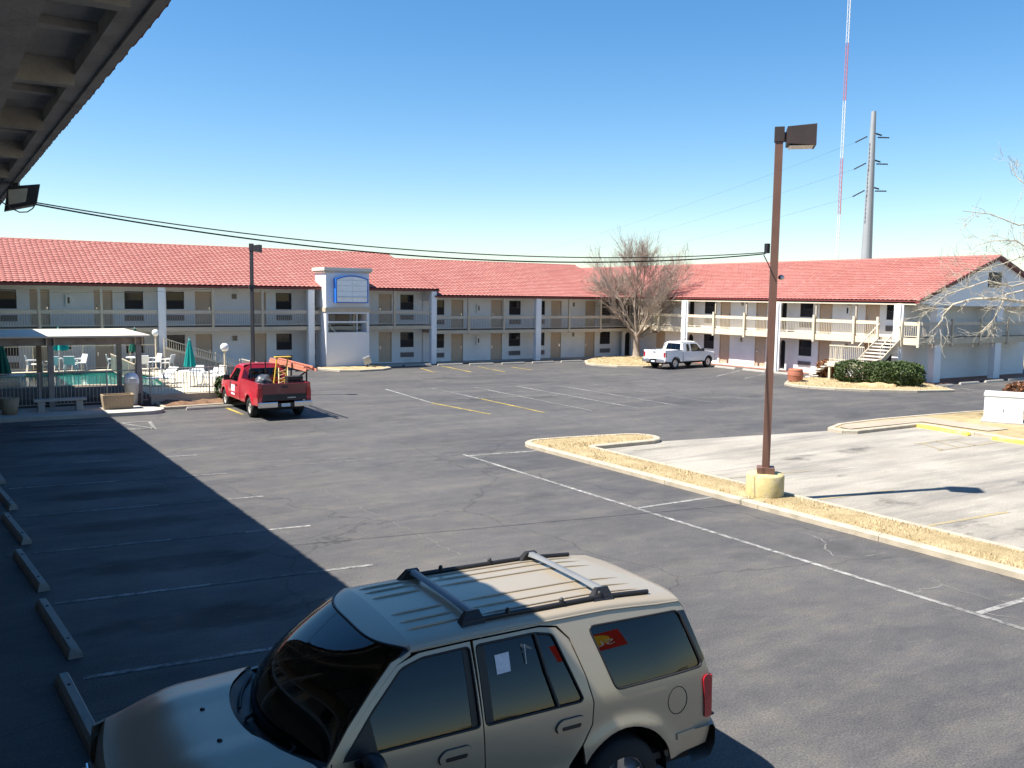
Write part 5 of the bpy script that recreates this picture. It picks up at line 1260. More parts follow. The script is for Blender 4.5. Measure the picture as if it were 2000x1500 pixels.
# ------------------------------------------------ pickups
def pickup(name, label, loc, rz, scale, paint, cfg, tail_mat, rim):
    xw1, xw2, xc, xr0, xr1, xcb, xb0, xb1 = cfg['xw1'], cfg['xw2'], cfg['cowl'], cfg['roof0'], cfg['roof1'], cfg['cabback'], cfg['bed0'], cfg['bed1']
    zf, zh, zbt, zr, zbed, r = cfg['fender'], cfg['hood'], cfg['belt'], cfg['roofz'], cfg['bedz'], cfg['r']
    def W(x, z):
        pl = 1-.13*max(0, (.9-x)/.9)**2.2
        low = .975-.03*max(0, (z-.80)/.4)**2-.05*max(0, (.6-z)/.25)**2
        low = .975-.03*max(0, (min(z, zbt)-.80)/.4)**2-.05*max(0, (.6-z)/.25)**2
        up = ((z-zbt)+sqrt((z-zbt)**2+.0016))/2; b = low if x > xb0-.02 else low-.31*up
        fl = 0
        for xw in (xw1, xw2): fl = max(fl, .04*math.exp(-((sqrt((x-xw)**2+(z-r)**2)-.48)/.09)**2))
        return b*pl+fl*(1-sm(.78, 1.05, z))
    c = Car(name, label, 'pickup truck', loc, rz, scale, W); R0 = c.root; Z3 = (0, 0, 0)
    fz = lambda x: zf+(zbt+.02-zf)*sm(.2, xc+.1, x)
    for s in (-1, 1):
        fen = [(.06, fz(.06)-.02)]+[(x, fz(x)) for x in (.3, .6, .9, xc-.1)]+[(xc+.18, zbt+.02), (xc+.15, .8), (xc+.17, .5), (xw1+.6, .46)]+arch_pts(xw1, .45, .50, 12, r)+[(.3, .50), (.05, .55), (.03, .8)]
        c.panel('fender', fen, s, paint, step=.08)
        ds, de = xc+.19, cfg['door1']
        win = rrect([(xc+.30, zbt+.03), (xr0+.12, zr-.13), (de-.10, zr-.11), (de-.08, zbt+.03)], .05)
        dpoly = [(ds, zbt+.03), (xr0+.02, zr-.07), (xr0+.25, zr-.04), (de, zr-.045), (de, .5), (xc+.18, .5), (xc+.16, .8)]
        d = c.panel('door', dpoly, s, paint, [win], step=.08); c.panel('side_window', win, s, glass_t, off=-.012, step=.12, parent=d, hole_lip=.001)
        c.trim('window_seal', win, s, .012, black, -.004, True, d); c.panel('door_handle', rrect([(de-.24, 1.0), (de-.08, 1.0), (de-.08, 1.05), (de-.24, 1.05)], .015), s, black if cfg['ram'] else paint, off=.02, step=.08, parent=d)
        rear = [(de+.01, zr-.045), (xr1, zr-.05), (xcb-.05, zr-.10), (xcb, zbt), (xcb, .5), (de+.01, .5)]; hl = []
        if cfg['ext']: hl = [rrect([(de+.10, zbt+.05), (de+.09, zr-.12), (de+.34, zr-.13), (de+.42, zbt+.05)], .05)]
        cp = c.panel('cab_side', rear, s, paint, hl, step=.08)
        for h in hl: c.panel('side_window', h, s, glass_t, off=-.012, step=.12, parent=cp, hole_lip=.001); c.trim('window_seal', h, s, .012, black, -.004, True, cp)
        ap = [(ds-.03, zbt+.02), (ds, zbt+.03), (xr0+.015, zr-.075), (xr0+.24, zr-.035), (xr0+.24, zr), (xr0, zr-.035)]; c.panel('a_pillar', ap, s, paint, step=.1)
        c.panel('roof_side', [(xr0+.24, zr-.04), (xr1, zr-.048), (xr1, zr), (xr0+.24, zr)], s, paint, step=.12)
        bp_ = [(xb0, zbed), (xb0, .48)]+list(reversed(arch_pts(xw2, .46, .50, 12, r)))+[(xb1-.02, .52), (xb1, .7), (xb1, zbed)]
        c.panel('bed_side', bp_, s, paint, step=.08)
        c.panel('body_moulding', [(ds+.02, .70), (de-.02, .70), (de-.02, .76), (ds+.02, .76)], s, paint, off=.012, step=.15)
        c.panel('inner_bed', [(xb0, zbed), (xb0, .72), (xb1, .72), (xb1, zbed)], s, paint, off=-.10, step=.3, hole_lip=.001)
        B(xb0, xb1, s*(W(4.6, zbed)-.10), s*(W(4.6, zbed)+.0), zbed-.004, zbed+.016).build('bed_rail', paint if cfg['ram'] else black, R0, origin=Z3)
        t = c.panel('tail_light', rrect([(xb1-.12, .82), (xb1-.003, .82), (xb1-.003, 1.14), (xb1-.10, 1.14)], .02), s, red_lens, off=.008, step=.06); B(xb1+.001, xb1+.03, s*(.80 if cfg['ram'] else .82), s*.94, .82, 1.14).build('tail_light_rear', red_lens, t, origin=Z3)
        c.panel('headlight', rrect([(.05, .72), (.25, .74), (.28, .88), (.06, .88)], .03), s, head_lens, off=.012, step=.06)
        mc = Vector((xc+.42, s*1.10, zbt+.12)); MB().obox(mc, (.06, 0, 0), (0, .11, 0), (0, 0, .10)).build('mirror', black, R0, origin=Z3, bevel=.02); MB().bar(mc-Vector((0, s*.1, .04)), (xc+.40, s*.93, zbt+.04), .05).build('mirror_arm', black, R0, origin=Z3)
        for xw in (xw1, xw2):
            c.wheel(xw, s*.84, r, s, .25, rim, 6)
            n = 12; pr = [(xw+.47*cos(pi*i/n), r+.47*sin(pi*i/n)) for i in range(n+1)]; mb = MB().grid([[(x, s*.9, z) for x, z in pr], [(x, s*.55, z) for x, z in pr]]); mb.add([(x, s*.55, z) for x, z in pr], [tuple(range(n+1))]); mb.build('wheel_well', darkgap, R0, origin=Z3, recalc=False)
    def cross(x, zed, h, w, p=.6): return [Vector((x, w*sin(a), zed+h*max(0, cos(a))**p)) for a in [-pi/2+pi*j/18 for j in range(19)]]
    c.grid('roof', [cross(x, zr-(.0 if i else .0), .07, W(x, zr)) for i, x in enumerate([xr0+.24+(xr1-xr0-.24)*k/8 for k in range(9)])], paint)
    top = [Vector((xr0+.02+.10*(q.y/.7)**2, q.y*.99, q.z-.03)) for q in cross(xr0+.24, zr, .07, W(xr0+.24, zr))]
    c.grid('roof_header', [top, cross(xr0+.24, zr, .07, W(xr0+.24, zr))], paint)
    wb_ = [Vector((xc+.22*(sin(a))**2, .88*sin(a), zbt+.06)) for a in [-pi/2+pi*j/18 for j in range(19)]]
    c.grid('windshield', [[a.lerp(b, t)+Vector((-.03, 0, .03))*sin(pi*t)*(1-((j-9)/9)**2) for j, (a, b) in enumerate(zip(wb_, top))] for t in [k/6 for k in range(7)]], glass_w)
    rows = []
    for k in range(9):
        t = k/8; rr_ = []
        for j in range(19):
            a = -pi/2+pi*j/18; v = sin(a); x = .08+.06*v*v*(1-t)+(xc-.02+.2*v*v-.08)*t; w = W(x, fz(x))-.01; hh = (zh-fz(x))*(1 if not cfg['ram'] else max(0, 1-abs(v)**5))
            rr_.append(Vector((x, w*v, fz(x)+max(.02, zh+(.03*t)-fz(x))*max(0, cos(a))**(.45 if cfg['ram'] else .7))))
        rows.append(rr_)
    c.grid('hood', rows, paint); hf = rows[0]
    c.grid('nose', [[Vector((p.x+dx, p.y*.99, p.z if z is None else min(p.z, z))) for p in hf] for dx, z in ((0, None), (-.04, .98), (-.06, .8), (-.06, .62), (0, .45))], paint)
    B(-.01, .03, -.36, .36, .70, .98).build('grille', black, R0, origin=Z3); B(-.03, .0, -.38, .38, .83, .85).build('grille_bar', chrome, R0, origin=Z3); B(-.03, .0, -.015, .015, .70, .98).build('grille_bar', chrome, R0, origin=Z3)
    B(-.12, .12, -.95, .95, .46, .64).build('front_bumper', chrome if cfg['ram'] else paint, R0, origin=Z3, bevel=.03)
    # cab back with rear window
    zt = zr+.03; yb, yt = .90, W(xr1, zr)-.02; wz0, wz1 = zbt+.10, zr-.10
    P = [(-yb, .5), (yb, .5), (W(xcb, zbt), zbt), (yt, zr-.05), (.5, zr+.045), (-.5, zr+.045), (-yt, zr-.05), (-W(xcb, zbt), zbt)]; H = rrect([(-.64, wz0), (.64, wz0), (.56, wz1), (-.56, wz1)], .05)
    xx = lambda z: xcb-(.0 if z < zbt else (xcb-xr1)*((z-zbt)/(zr+.05-zbt))**1.5)
    D = densify(P, .2); V2, T = cdt(D+H, len(D), [(len(D), len(H))]); MB().add([(xx(z), y, z) for y, z in V2], T).build('cab_back', paint, R0, origin=Z3)
    MB().add([(xx(z)-.012, y, z) for y, z in H], [tuple(range(len(H)))]).build('rear_window', glass_t if not cfg['ram'] else glass_w, R0, origin=Z3, recalc=False)
    MB().tube([(xx(z)+.003, y, z) for y, z in H+[H[0]]], .014, 5).build('window_seal', black, R0, origin=Z3)
    for y in (-.2, .2): MB().bar((xx(wz0), y, wz0), (xx(wz1), y, wz1), .02).build('window_divider', black, R0, origin=Z3)
    wi = W(4.6, 1.0)-.10
    B(xb0+.02, xb1, -wi, wi, .68, .72).build('bed_floor', black if cfg['ram'] else paint, R0, origin=Z3); B(xb0, xb0+.04, -wi, wi, .72, zbed).build('bed_front', paint, R0, origin=Z3)
    tg = B(xb1-.05, xb1+.012, -.80, .80, .68, zbed).build('tailgate', tail_mat, R0, origin=Z3, bevel=.015); B(xb1+.013, xb1+.022, -.12, .12, zbed-.16, zbed-.09).build('tailgate_handle', black, tg, origin=Z3)
    for s in (-1, 1): B(xb1-.05, xb1, s*.805, s*.93, .55, zbed).build('bed_corner', paint, R0, origin=Z3, bevel=.01)
    if cfg['ram']:
        B(xb1+.0125, xb1+.018, -.795, .795, .70, .92).build('tailgate_band', black, tg, origin=Z3); B(xb1+.0185, xb1+.021, .10, .40, .765, .80).build('tailgate_lettering', steel, tg, origin=Z3)
    bm_ = chrome if cfg['ram'] else chrome
    for s in (-1, 1): B(xb1+.03, xb1+.18, s*.30, s*.98, .46, .66).build('rear_bumper', bm_, R0, origin=Z3, bevel=.03)
    B(xb1+.03, xb1+.14, -.30, .30, .46, .60).build('bumper_step', black, R0, origin=Z3); B(xb1+.141, xb1+.15, -.16, .16, .48, .59).build('licence_plate', plate_m, R0, origin=Z3)
    B(.2, xb1, -.72, .72, .36, .50).build('chassis', darkgap, R0, origin=Z3); B(xc, xcb-.1, -.8, .8, .50, .54).build('cab_floor', cloth_gr, R0, origin=Z3)
    B(xr1-.5, xr1-.1, -.7, .7, .62, .92).build('seat', cloth_gr, R0, origin=Z3); MB().obox((xr1-.08, 0, 1.18), (.06, 0, 0), (0, .68, 0), (.05, 0, .24)).build('seat_back', cloth_gr, R0, origin=Z3); B(xc+.1, xc+.4, -.8, .8, .9, zbt+.03).build('dashboard', black, R0, origin=Z3)
    return c
red_p = car_paint('faded_red_paint', (.46, .012, .028), 0, .38, dirt=(.42, .16, .13), damt=.35); red_tail = car_paint('dark_red_paint', (.16, .008, .016), 0, .4)
white_p = car_paint('white_car_paint', (.76, .77, .78), 0, .3, damt=.06)
RAM = dict(xw1=.93, xw2=4.38, cowl=1.36, roof0=2.0, roof1=2.95, cabback=3.14, door1=2.82, bed0=3.20, bed1=5.48, fender=.98, hood=1.10, belt=1.13, roofz=1.76, bedz=1.30, r=.37, ext=False, ram=True)
F15 = dict(xw1=.95, xw2=4.45, cowl=1.34, roof0=2.0, roof1=3.42, cabback=3.64, door1=2.86, bed0=3.70, bed1=5.50, fender=1.02, hood=1.09, belt=1.14, roofz=1.78, bedz=1.27, r=.40, ext=True, ram=False)
ram = pickup('pickup_truck', 'faded red pickup truck loaded with ladders, seen from behind', (11.02, 38.15, 0), radians(-91), 1.04, red_p, RAM, red_tail, M('steel_rim', (.46, .44, .40), .45, .1))
F150 = pickup('pickup_truck', 'white extended cab pickup parked by the bare tree', (45.5, 45.3, 0), radians(186.7), .98, white_p, F15, white_p, rim_m)
ram.panel('door_sign', [(1.95, .62), (2.45, .62), (2.45, 1.0), (1.95, 1.0)], -1, paper, off=.006, step=.2)
# ladder rack on the red truck
for y in (.86,):
    for x in (3.6, 5.35): MB().bar((x, y, 1.30), (x, y, 1.73), .05).build('rack_post', black, ram.root, origin=(0, 0, 0))
    MB().bar((3.0, y, 1.745), (5.5, y, 1.745), .05).build('rack_rail', black, ram.root, origin=(0, 0, 0)); MB().bar((5.35, y, 1.70), (4.7, y-.25, 1.30), .045).build('rack_brace', black, ram.root, origin=(0, 0, 0))
MB().bar((5.35, .86, 1.72), (5.35, .45, 1.72), .05).build('rack_arm', black, ram.root, origin=(0, 0, 0)); MB().bar((3.6, .86, 1.72), (3.6, .45, 1.72), .05).build('rack_arm', black, ram.root, origin=(0, 0, 0))
MB().bar((3.22, -.55, 1.3), (3.16, -.55, 2.0), .035).bar((3.22, .0, 1.3), (3.16, .0, 1.95), .035).build('rack_post', black, ram.root, origin=(0, 0, 0))
RM = ram.root.matrix_basis
def truck_pt(x, y, z):
    a = radians(-91); s = 1.04; return Vector((11.02+s*(x*cos(a)-y*sin(a)), 38.15+s*(x*sin(a)+y*cos(a)), s*z))
def ladder(name, a, b, wdir, w, mat, label, rails=.07, step=.30, flat=False):
    a, b = Vector(a), Vector(b); wd = Vector(wdir).normalized(); o = thing(name, a, label, 'ladder')
    for s in (-1, 1): MB().bar(a+wd*s*w/2, b+wd*s*w/2, .035, rails, up=wd.cross((b-a).normalized())).build('side_rail', mat, o)
    L = (b-a).length; n = int(L/step)
    for i in range(1, n): p = a.lerp(b, i/n); MB().tube([p-wd*w/2, p+wd*w/2], .017, 6).build('rung', mat if not flat else alum, o)
    return o
ladder('extension_ladder', truck_pt(1.75, .78, 1.84), truck_pt(5.95, .84, 1.78), (truck_pt(0, 1, 0)-truck_pt(0, 0, 0)), .40, orange_l, 'salmon extension ladder lying on the rack of the red pickup', .09)
ladder('extension_ladder', truck_pt(1.85, .76, 1.93), truck_pt(5.75, .80, 1.87), (truck_pt(0, 1, 0)-truck_pt(0, 0, 0)), .34, orange_l, 'upper salmon ladder section on top of the other on the rack', .07)
ladder('step_ladder', truck_pt(4.75, -.02, .80), truck_pt(4.45, .26, 2.14), (truck_pt(0, 1, 0)-truck_pt(0, 0, 0)), .42, yellow_l, 'yellow step ladder standing up in the bed of the red pickup', .07, .28)
tag(MB().obox(truck_pt(4.44, .27, 2.17), truck_pt(0, .30, 0)-truck_pt(0, 0, 0), truck_pt(.12, 0, 0)-truck_pt(0, 0, 0), (0, 0, .02)).build('ladder_top', yellow_l), None)
bpy.data.objects['ladder_top'].parent = bpy.data.objects['step_ladder']; bpy.data.objects['ladder_top'].location = -Vector(truck_pt(4.75, -.02, .80))
ladder('wooden_ladder', truck_pt(5.2, .05, .78), truck_pt(3.9, .45, 1.75), (truck_pt(0, 1, .3)-truck_pt(0, 0, 0)), .36, M('pine', (.5, .38, .2), .7), 'pale wooden ladder slanting in the bed of the red pickup', .08, .2)
for k in range(4):
    c_ = truck_pt(4.95, .52, .95+k*.16); tag(MB().obox(c_, truck_pt(.2, 0, 0)-truck_pt(0, 0, 0), truck_pt(0, .28, 0)-truck_pt(0, 0, 0), (0, 0, .07)).build('tool_case', black, bevel=.012), ['bottom tool case hidden lowest in the pickup bed stack', 'second tool case from the bottom in the pickup bed', 'third tool case in the stack in the pickup bed', 'topmost dark tool case stacked in the red pickup bed'][k], 'tool case', 'stacked tool cases')
bm = bmesh.new(); bmesh.ops.create_icosphere(bm, subdivisions=4, radius=1)
for v in bm.verts:
    p = v.co.copy(); k = 1+.10*sin(p.x*7)*sin(p.y*6+1)+.07*sin(p.z*9+p.x*5); v.co = Vector((p.x*.55*k, p.y*.36*k, max(-.3, p.z)*.42*k))
me = bpy.data.meshes.new('tarp_bundle'); bm.to_mesh(me); bm.free(); me.materials.append(tarp); me.polygons.foreach_set('use_smooth', [True]*len(me.polygons))
tag(link('tarp_bundle', me, None, truck_pt(4.35, -.42, 1.12), (0, 0, radians(80))), 'dark grey tarp bundle heaped behind the cab of the red pickup', 'tarp')

# ================================================================== POOL AREA
# pergola
PG = thing('pergola', (4.5, 41, 0), 'flat cream patio roof on grey timber posts beside the pool', 'pergola')
pz = 2.86
MB().add([(-2, 38.4, pz), (7.4, 38.4, pz), (7.35, 44.0, pz+.06), (-2, 44.0, pz+.06), (-2, 38.4, pz+.07), (7.4, 38.4, pz+.07), (7.35, 44.0, pz+.13), (-2, 44.0, pz+.13)], [(0, 3, 2, 1), (4, 5, 6, 7), (0, 1, 5, 4), (1, 2, 6, 5), (2, 3, 7, 6), (3, 0, 4, 7)]).build('roof', M('cream_roofing', (.62, .55, .44), .8, .08), PG)
for y in (38.85, 43.4):
    B(-2, 7.2, y-.06, y+.06, pz-.30, pz-.03).build('beam', wood_gr, PG)
    for x in (.5, 3.8, 7.0): q = B(x-.10, x+.10, y-.10, y+.10, .1, pz-.302).build('post', wood_gr, PG); 
    for x in (3.8, 7.0): B(x-.16, x-.11, y-.18, y+.18, pz-.32, pz-.02).build('bracket', trim, PG); B(x+.11, x+.16, y-.18, y+.18, pz-.32, pz-.02).build('bracket', trim, PG)
for i in range(12): B(-1.6+i*.78-.03, -1.6+i*.78+.03, 38.5, 43.9, pz-.028, pz-.002).build('rafter', wood_gr, PG)
# fences
pick = B(-.009, .009, -.009, .009, 0, 1).mesh('picket', M('fence_grey', (.44, .39, .33), .5)); fence_m = MAT['fence_grey']
def fence(a, b, z0, z1, label, pitch=.13, post_every=2.4, zb=None, mat=None):
    a, b = Vector((*a, 0)), Vector((*b, 0)); L = (b-a).length; zb0, zb1 = (z0, z0) if zb is None else (z0, zb); h = z1-z0
    o = thing('pool_fence', (a.x, a.y, z0), label, 'fence'); m_ = mat or fence_m
    A_, B_ = a+Vector((0, 0, zb0)), b+Vector((0, 0, zb1)); up = Vector((0, 0, h))
    MB().bar(A_+up, B_+up, .045, .04).build('top_rail', m_, o); MB().bar(A_+Vector((0, 0, .10)), B_+Vector((0, 0, .10)), .03, .03).build('bottom_rail', m_, o)
    n = int(L/pitch)
    for i in range(n):
        p = A_.lerp(B_, (i+.5)/n)+Vector((0, 0, .11)); q = link('picket', pick, o, p); q.scale.z = h-.14
    for i in range(int(L/post_every)+1):
        p = A_.lerp(B_, min(1, i*post_every/L)); MB().bar(p, p+up+Vector((0, 0, .04)), .05).build('post', m_, o)
    return o
fence((1.0, 38.98), (7.35, 38.98), .14, 1.48, 'grey picket fence behind the stone bench under the patio roof'); fence((7.45, 39.06), (12.4, 39.06), .35, 1.5, 'grey picket fence between soil bed and sunny pool deck')
fence((12.45, 39.1), (12.45, 43.2), .4, 1.5, 'short picket fence at the right end of the pool deck'); fence((2, 53.45), (10.5, 53.45), DZ, 1.7, 'pale picket fence between pool chairs and motel wall', mat=cream)
fence((7.7, 43.0), (7.9, 51.5), DZ, 1.35, 'picket fence running back beside the pool water', mat=trim)
# ramp with boarded side
RP = thing('access_ramp', (12.7, 52.2, 0), 'sloping ramp with tan boarded side and cream railing by the pool', 'ramp')
def rz_(x): return 1.62-(x-10.7)*(1.62-.34)/4.2
n = 24
for i in range(n):
    xa, xb = 10.7+4.2*i/n+.006, 10.7+4.2*(i+1)/n-.006; MB().add([(xa, 52.0, 0), (xb, 52.0, 0), (xb, 52.0, rz_(xb)-.06), (xa, 52.0, rz_(xa)-.06), (xa, 52.04, 0), (xb, 52.04, 0), (xb, 52.04, rz_(xb)-.06), (xa, 52.04, rz_(xa)-.06)], [(0, 1, 2, 3), (7, 6, 5, 4), (0, 3, 7, 4), (1, 5, 6, 2), (3, 2, 6, 7)]).build('side_board', trim_dk, RP)
MB().bar((10.7, 51.98, rz_(10.7)), (14.9, 51.98, rz_(14.9)), .08, .12).build('kerb_board', cream, RP); MB().add([(10.7, 52.05, rz_(10.7)), (14.9, 52.05, rz_(14.9)), (14.9, 53.4, rz_(14.9)), (10.7, 53.4, rz_(10.7))], [(0, 1, 2, 3)]).build('ramp_slab', conc, RP, recalc=False)
r_ = MB().bar((10.7, 51.98, rz_(10.7)+.5), (14.9, 51.98, rz_(14.9)+.36), .05).build('handrail', cream, RP)
for i in range(35):
    x = 10.75+i*.12; MB().bar((x, 51.98, rz_(x)+.05), (x, 51.98, rz_(x)+.49-.14*(x-10.7)/4.2), .02).build('baluster', cream, r_)
for x in (10.72, 12.1, 13.5, 14.88): MB().bar((x, 51.98, 0), (x, 51.98, rz_(x)+.52), .06).build('rail_post', cream, RP)
# globe lamps
def globe(p, z, label):
    o = thing('globe_lamp', p, label, 'lamp'); MB().tube([p, (p[0], p[1], z-.18)], .045, 8).build('pole', cream, o); MB().lathe([(.001, z-.2), (.09, z-.2), (.09, z-.15), (.001, z-.15)], 12, (p[0], p[1], 0)).build('collar', cream, o)
    MB().lathe([(.19*sin(pi*i/14)+.0005, z-.19*cos(pi*i/14)) for i in range(15)], 20, (p[0], p[1], 0)).build('globe', globe_m, o)
globe((10.4, 52.6, DZ), 2.40, 'white globe lamp beside the white motel column'); globe((11.05, 41.0, DZ), 2.22, 'white globe lamp above the shrub by the red pickup')
# parasols (closed)
def parasol(p, z0, z1, r, mat, label, open_=0):
    o = thing('parasol', p, label, 'parasol'); MB().tube([p, (p[0], p[1], z1+.1)], .028, 8).build('pole', white_pl, o)
    rows = []
    for k in range(12):
        t = k/11; z = z1+(z0-z1)*t; rr = r*(.12+.88*t**.8)*(1.25 if .04 < t < .18 else 1)
        rows.append([Vector((p[0]+rr*(1+.22*cos(8*a))*cos(a), p[1]+rr*(1+.22*cos(8*a))*sin(a), z+.05*cos(8*a)*t)) for a in [2*pi*j/48 for j in range(49)]])
    MB().grid(rows).build('canopy', mat, o); MB().lathe([(.001, z1+.14), (.035, z1+.11), (.02, z1+.04), (.06, z1)], 10, (p[0], p[1], 0)).build('finial', mat, o)
    return o
parasol((9.75, 42.0, DZ), 1.30, 2.50, .23, teal, 'tall closed teal parasol standing by the right fence'); parasol((5.55, 52.6, DZ), 1.55, 2.65, .42, teal, 'half closed teal parasol above the far white table'); parasol((9.2, 51.9, DZ), 1.45, 2.65, .28, teal_dk, 'closed dark green parasol left of the globe lamp'); parasol((2.6, 47.6, DZ), .75, 2.3, .34, teal_dk, 'closed dark green parasol in shade at the left edge')
# furniture
def chair(p, rz, label):
    o = thing('pool_chair', (p[0], p[1], DZ), label, 'chair', 'white pool chairs', rz, True); w = .27; Z = (0, 0, 0)
    B(-w, w, -.25, .25, .40, .44).build('seat', white_pl, o, origin=Z, bevel=.015)
    b_ = MB().obox((0, .28, .66), (w, 0, 0), (0, .02, -.006), (0, .06, .22)).build('backrest', white_pl, o, origin=Z, bevel=.015)
    for s in (-1, 1):
        for y in (-.22, .22): MB().tube([(s*.25, y, .42), (s*.29, y*1.25, 0)], .022, 6).build('leg', white_pl, o, origin=Z)
        MB().tube([(s*.29, .27, .64), (s*.30, -.22, .63), (s*.27, -.24, .42)], .025, 6).build('armrest', white_pl, o, origin=Z)
def table(p, label, r=.5):
    o = thing('pool_table', (p[0], p[1], DZ), label, 'table', None, 0, True); Z = (0, 0, 0)
    MB().lathe([(.001, .70), (r-.01, .70), (r, .715), (r-.01, .73), (.001, .73)], 28).build('tabletop', white_pl, o, origin=Z)
    for k in range(4): a = pi/4+k*pi/2; MB().tube([(.3*cos(a), .3*sin(a), .70), (.38*cos(a), .38*sin(a), 0)], .025, 6).build('leg', white_pl, o, origin=Z)
table((5.55, 52.6), 'white round table under the half closed teal parasol'); table((9.2, 51.9), 'white round table under the dark green parasol'); table((9.75, 42.0), 'white table with the tall closed teal parasol by the fence')
for dx, dy, rz, t in ((-1.25, .1, 1.4, 'leftmost at the far white table'), (1.0, .3, -1.2, 'right of the far white table'), (.45, -.75, 2.8, 'in front of the far white table'), (-.5, -.8, 3.5, 'front left of the far white table')): chair((5.55+dx, 52.6+dy), rz, 'white plastic chair '+t)
for dx, dy, rz, t in ((-1.1, .2, 1.4, 'left of the table under the dark green parasol'), (1.0, .2, -1.3, 'right of the table under the dark green parasol'), (.2, -.85, 3.1, 'in front of the table under the dark green parasol'), (1.5, -.7, -2.2, 'standing apart near the ramp')): chair((9.2+dx, 51.9+dy), rz, 'white plastic chair '+t)
for dx, dy, rz, t in ((-.9, .0, 1.5, 'left of the tall closed teal parasol'), (.8, -.2, -1.5, 'right of the tall closed teal parasol'), (.5, .8, -.4, 'behind the tall closed teal parasol'), (1.35, .5, -1.2, 'nearest the globe lamp on the deck')): chair((9.75+dx, 42.0+dy), rz, 'white plastic chair '+t)
def lounger(p, rz, label):
    o = thing('pool_lounger', (p[0], p[1], DZ), label, 'lounger', 'pool loungers', rz, True); Z = (0, 0, 0)
    for i in range(9): B(-.3, .3, -.6+i*.12, -.6+i*.12+.10, .30, .33).build('slat', white_pl, o, origin=Z)
    MB().obox((0, .78, .52), (.3, 0, 0), (0, .30, .22), (0, -.012, .016)).build('backrest', white_pl, o, origin=Z)
    for s in (-1, 1):
        MB().bar((s*.31, -.65, .30), (s*.31, .5, .30), .04).build('side_rail', white_pl, o, origin=Z)
        for y in (-.5, .4): MB().tube([(s*.31, y, .30), (s*.33, y, 0)], .022, 6).build('leg', white_pl, o, origin=Z)
lounger((2.9, 47.5), radians(75), 'white lounger in shade at the left edge of the pool'); lounger((8.6, 43.6), radians(-60), 'white lounger half hidden behind the bin fence')
# bench, planter, bin
BN = thing('stone_bench', (3.9, 37.6, .14), 'grey stone bench in shade before the pool fence', 'bench'); B(3.05, 4.85, 37.4, 37.8, .52, .61).build('seat', conc, BN, bevel=.015)
for x in (3.3, 4.6): B(x-.12, x+.12, 37.45, 37.75, .14, .518).build('leg', conc, BN, bevel=.02)
PL = thing('planter_box', (5.9, 37.3, .14), 'rectangular pebble concrete planter right of the stone bench', 'planter')
def tray(x0, x1, y0, y1, z0, z1, f=.06, t=.06):
    o = [(x0+f, y0+f), (x1-f, y0+f), (x1-f, y1-f), (x0+f, y1-f)]; u = [(x0, y0), (x1, y0), (x1, y1), (x0, y1)]; i_ = [(x0+t, y0+t), (x1-t, y0+t), (x1-t, y1-t), (x0+t, y1-t)]
    v = [(*p, z0) for p in o]+[(*p, z1) for p in u]+[(*p, z1) for p in i_]+[(*p, z1-.08) for p in i_]
    f_ = [(3, 2, 1, 0)]+[(k, (k+1) % 4, 4+(k+1) % 4, 4+k) for k in range(4)]+[(4+k, 4+(k+1) % 4, 8+(k+1) % 4, 8+k) for k in range(4)]+[(8+k, 8+(k+1) % 4, 12+(k+1) % 4, 12+k) for k in range(4)]
    return MB().add(v, f_)
tray(5.35, 6.50, 37.05, 37.65, .16, .70).build('box', pebble, PL); B(5.42, 6.43, 37.12, 37.58, .60, .63).build('soil', straw, PL)
PL2 = thing('planter_box', (2.3, 37.4, .14), 'dark planter tub in shade cut by the left edge', 'planter'); MB().lathe([(.001, .14), (.24, .14), (.34, .75), (.30, .75), (.28, .66), (.001, .66)], 18, (2.25, 37.3, 0)).build('tub', pebble, PL2)
BI = thing('trash_bin', (6.55, 38.35, .14), 'pale domed trash bin beside the pergola post', 'trash bin')
MB().lathe([(.001, .14), (.24, .14), (.28, .95), (.30, .97), (.30, 1.02), (.001, 1.02)], 24, (6.62, 38.4, 0)).build('body', M('bin_grey', (.50, .52, .50), .5, .06), BI)
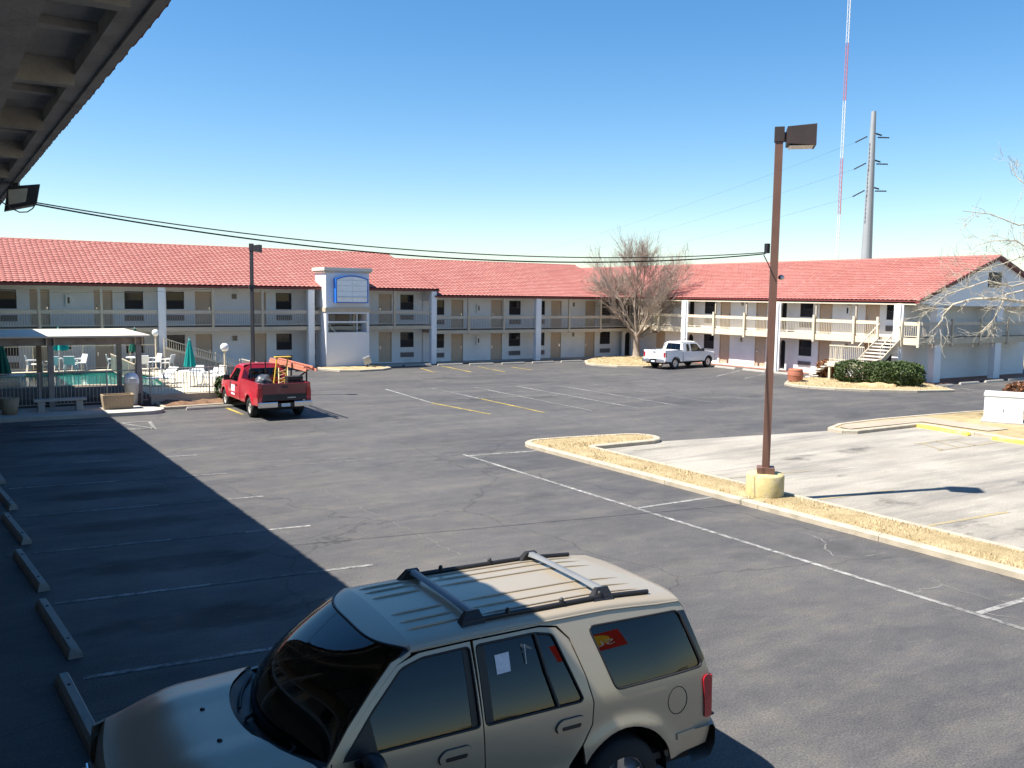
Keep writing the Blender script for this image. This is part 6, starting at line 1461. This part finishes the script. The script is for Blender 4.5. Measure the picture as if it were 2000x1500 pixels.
MB().lathe([(.30, 1.022), (.30, 1.15), (.27, 1.28), (.19, 1.39), (.08, 1.44), (.001, 1.45)], 24, (6.62, 38.4, 0)).build('dome_lid', white_pl, BI); B(6.47, 6.77, 38.08, 38.12, 1.06, 1.22).build('flap', M('bin_grey', (.50, .52, .50), .5), BI)
B(6.85, 6.95, 38.25, 38.35, .14, .60).build('bin_post', black, BI)

# ================================================================== ROADSIDE SIGN behind the viewer (mirrored in the SUV glass)
RS = thing('roadside_sign', (24.4, -29.0, 0), 'red roadside sign with a yellow sun, mirrored in the SUV side window', 'sign')
sn = Vector((-.5, .866, 0)); su = Vector((-.866, -.5, 0)); scn = Vector((24.4, -29.0, 10.2))
MB().tube([(24.4, -29.0, 0), (24.4, -29.0, 8.9)], .22, 12).build('pole', white_pl, RS)
MB().obox(scn, su*1.9, sn*.15, Vector((0, 0, 1.3))).build('panel', M('sign_red', (.5, .03, .02), .4), RS)
disc = [scn+sn*.155+su*(.75*cos(a_)-.5)+Vector((0, 0, .75*sin(a_)+.3)) for a_ in [2*pi*i/28 for i in range(28)]]
MB().add(disc, [tuple(range(28))]).build('sun_disc', M('sign_yellow', (.75, .5, .03), .5), RS, recalc=False)
tc_ = bpy.data.curves.new('lettering', 'FONT'); tc_.body = 'SUNS'; tc_.size = 1.15; tc_.align_x = 'CENTER'; tc_.align_y = 'CENTER'; tc_.extrude = .01; tc_.materials.append(white_pl)
tmp_ = bpy.data.objects.new('lettering_curve', tc_); COL.objects.link(tmp_); bpy.context.view_layer.update()
lm_ = bpy.data.meshes.new_from_object(tmp_.evaluated_get(bpy.context.evaluated_depsgraph_get())); bpy.data.objects.remove(tmp_, do_unlink=True)
to_ = bpy.data.objects.new('lettering', lm_); COL.objects.link(to_); to_.parent = RS
mt_ = Matrix(((su.x, 0, sn.x, 0), (su.y, 0, sn.y, 0), (0, 1, 0, 0), (0, 0, 0, 1)))
to_.matrix_local = Matrix.Translation(scn+sn*.17+Vector((0, 0, -.35))-Vector((24.4, -29.0, 0))) @ mt_
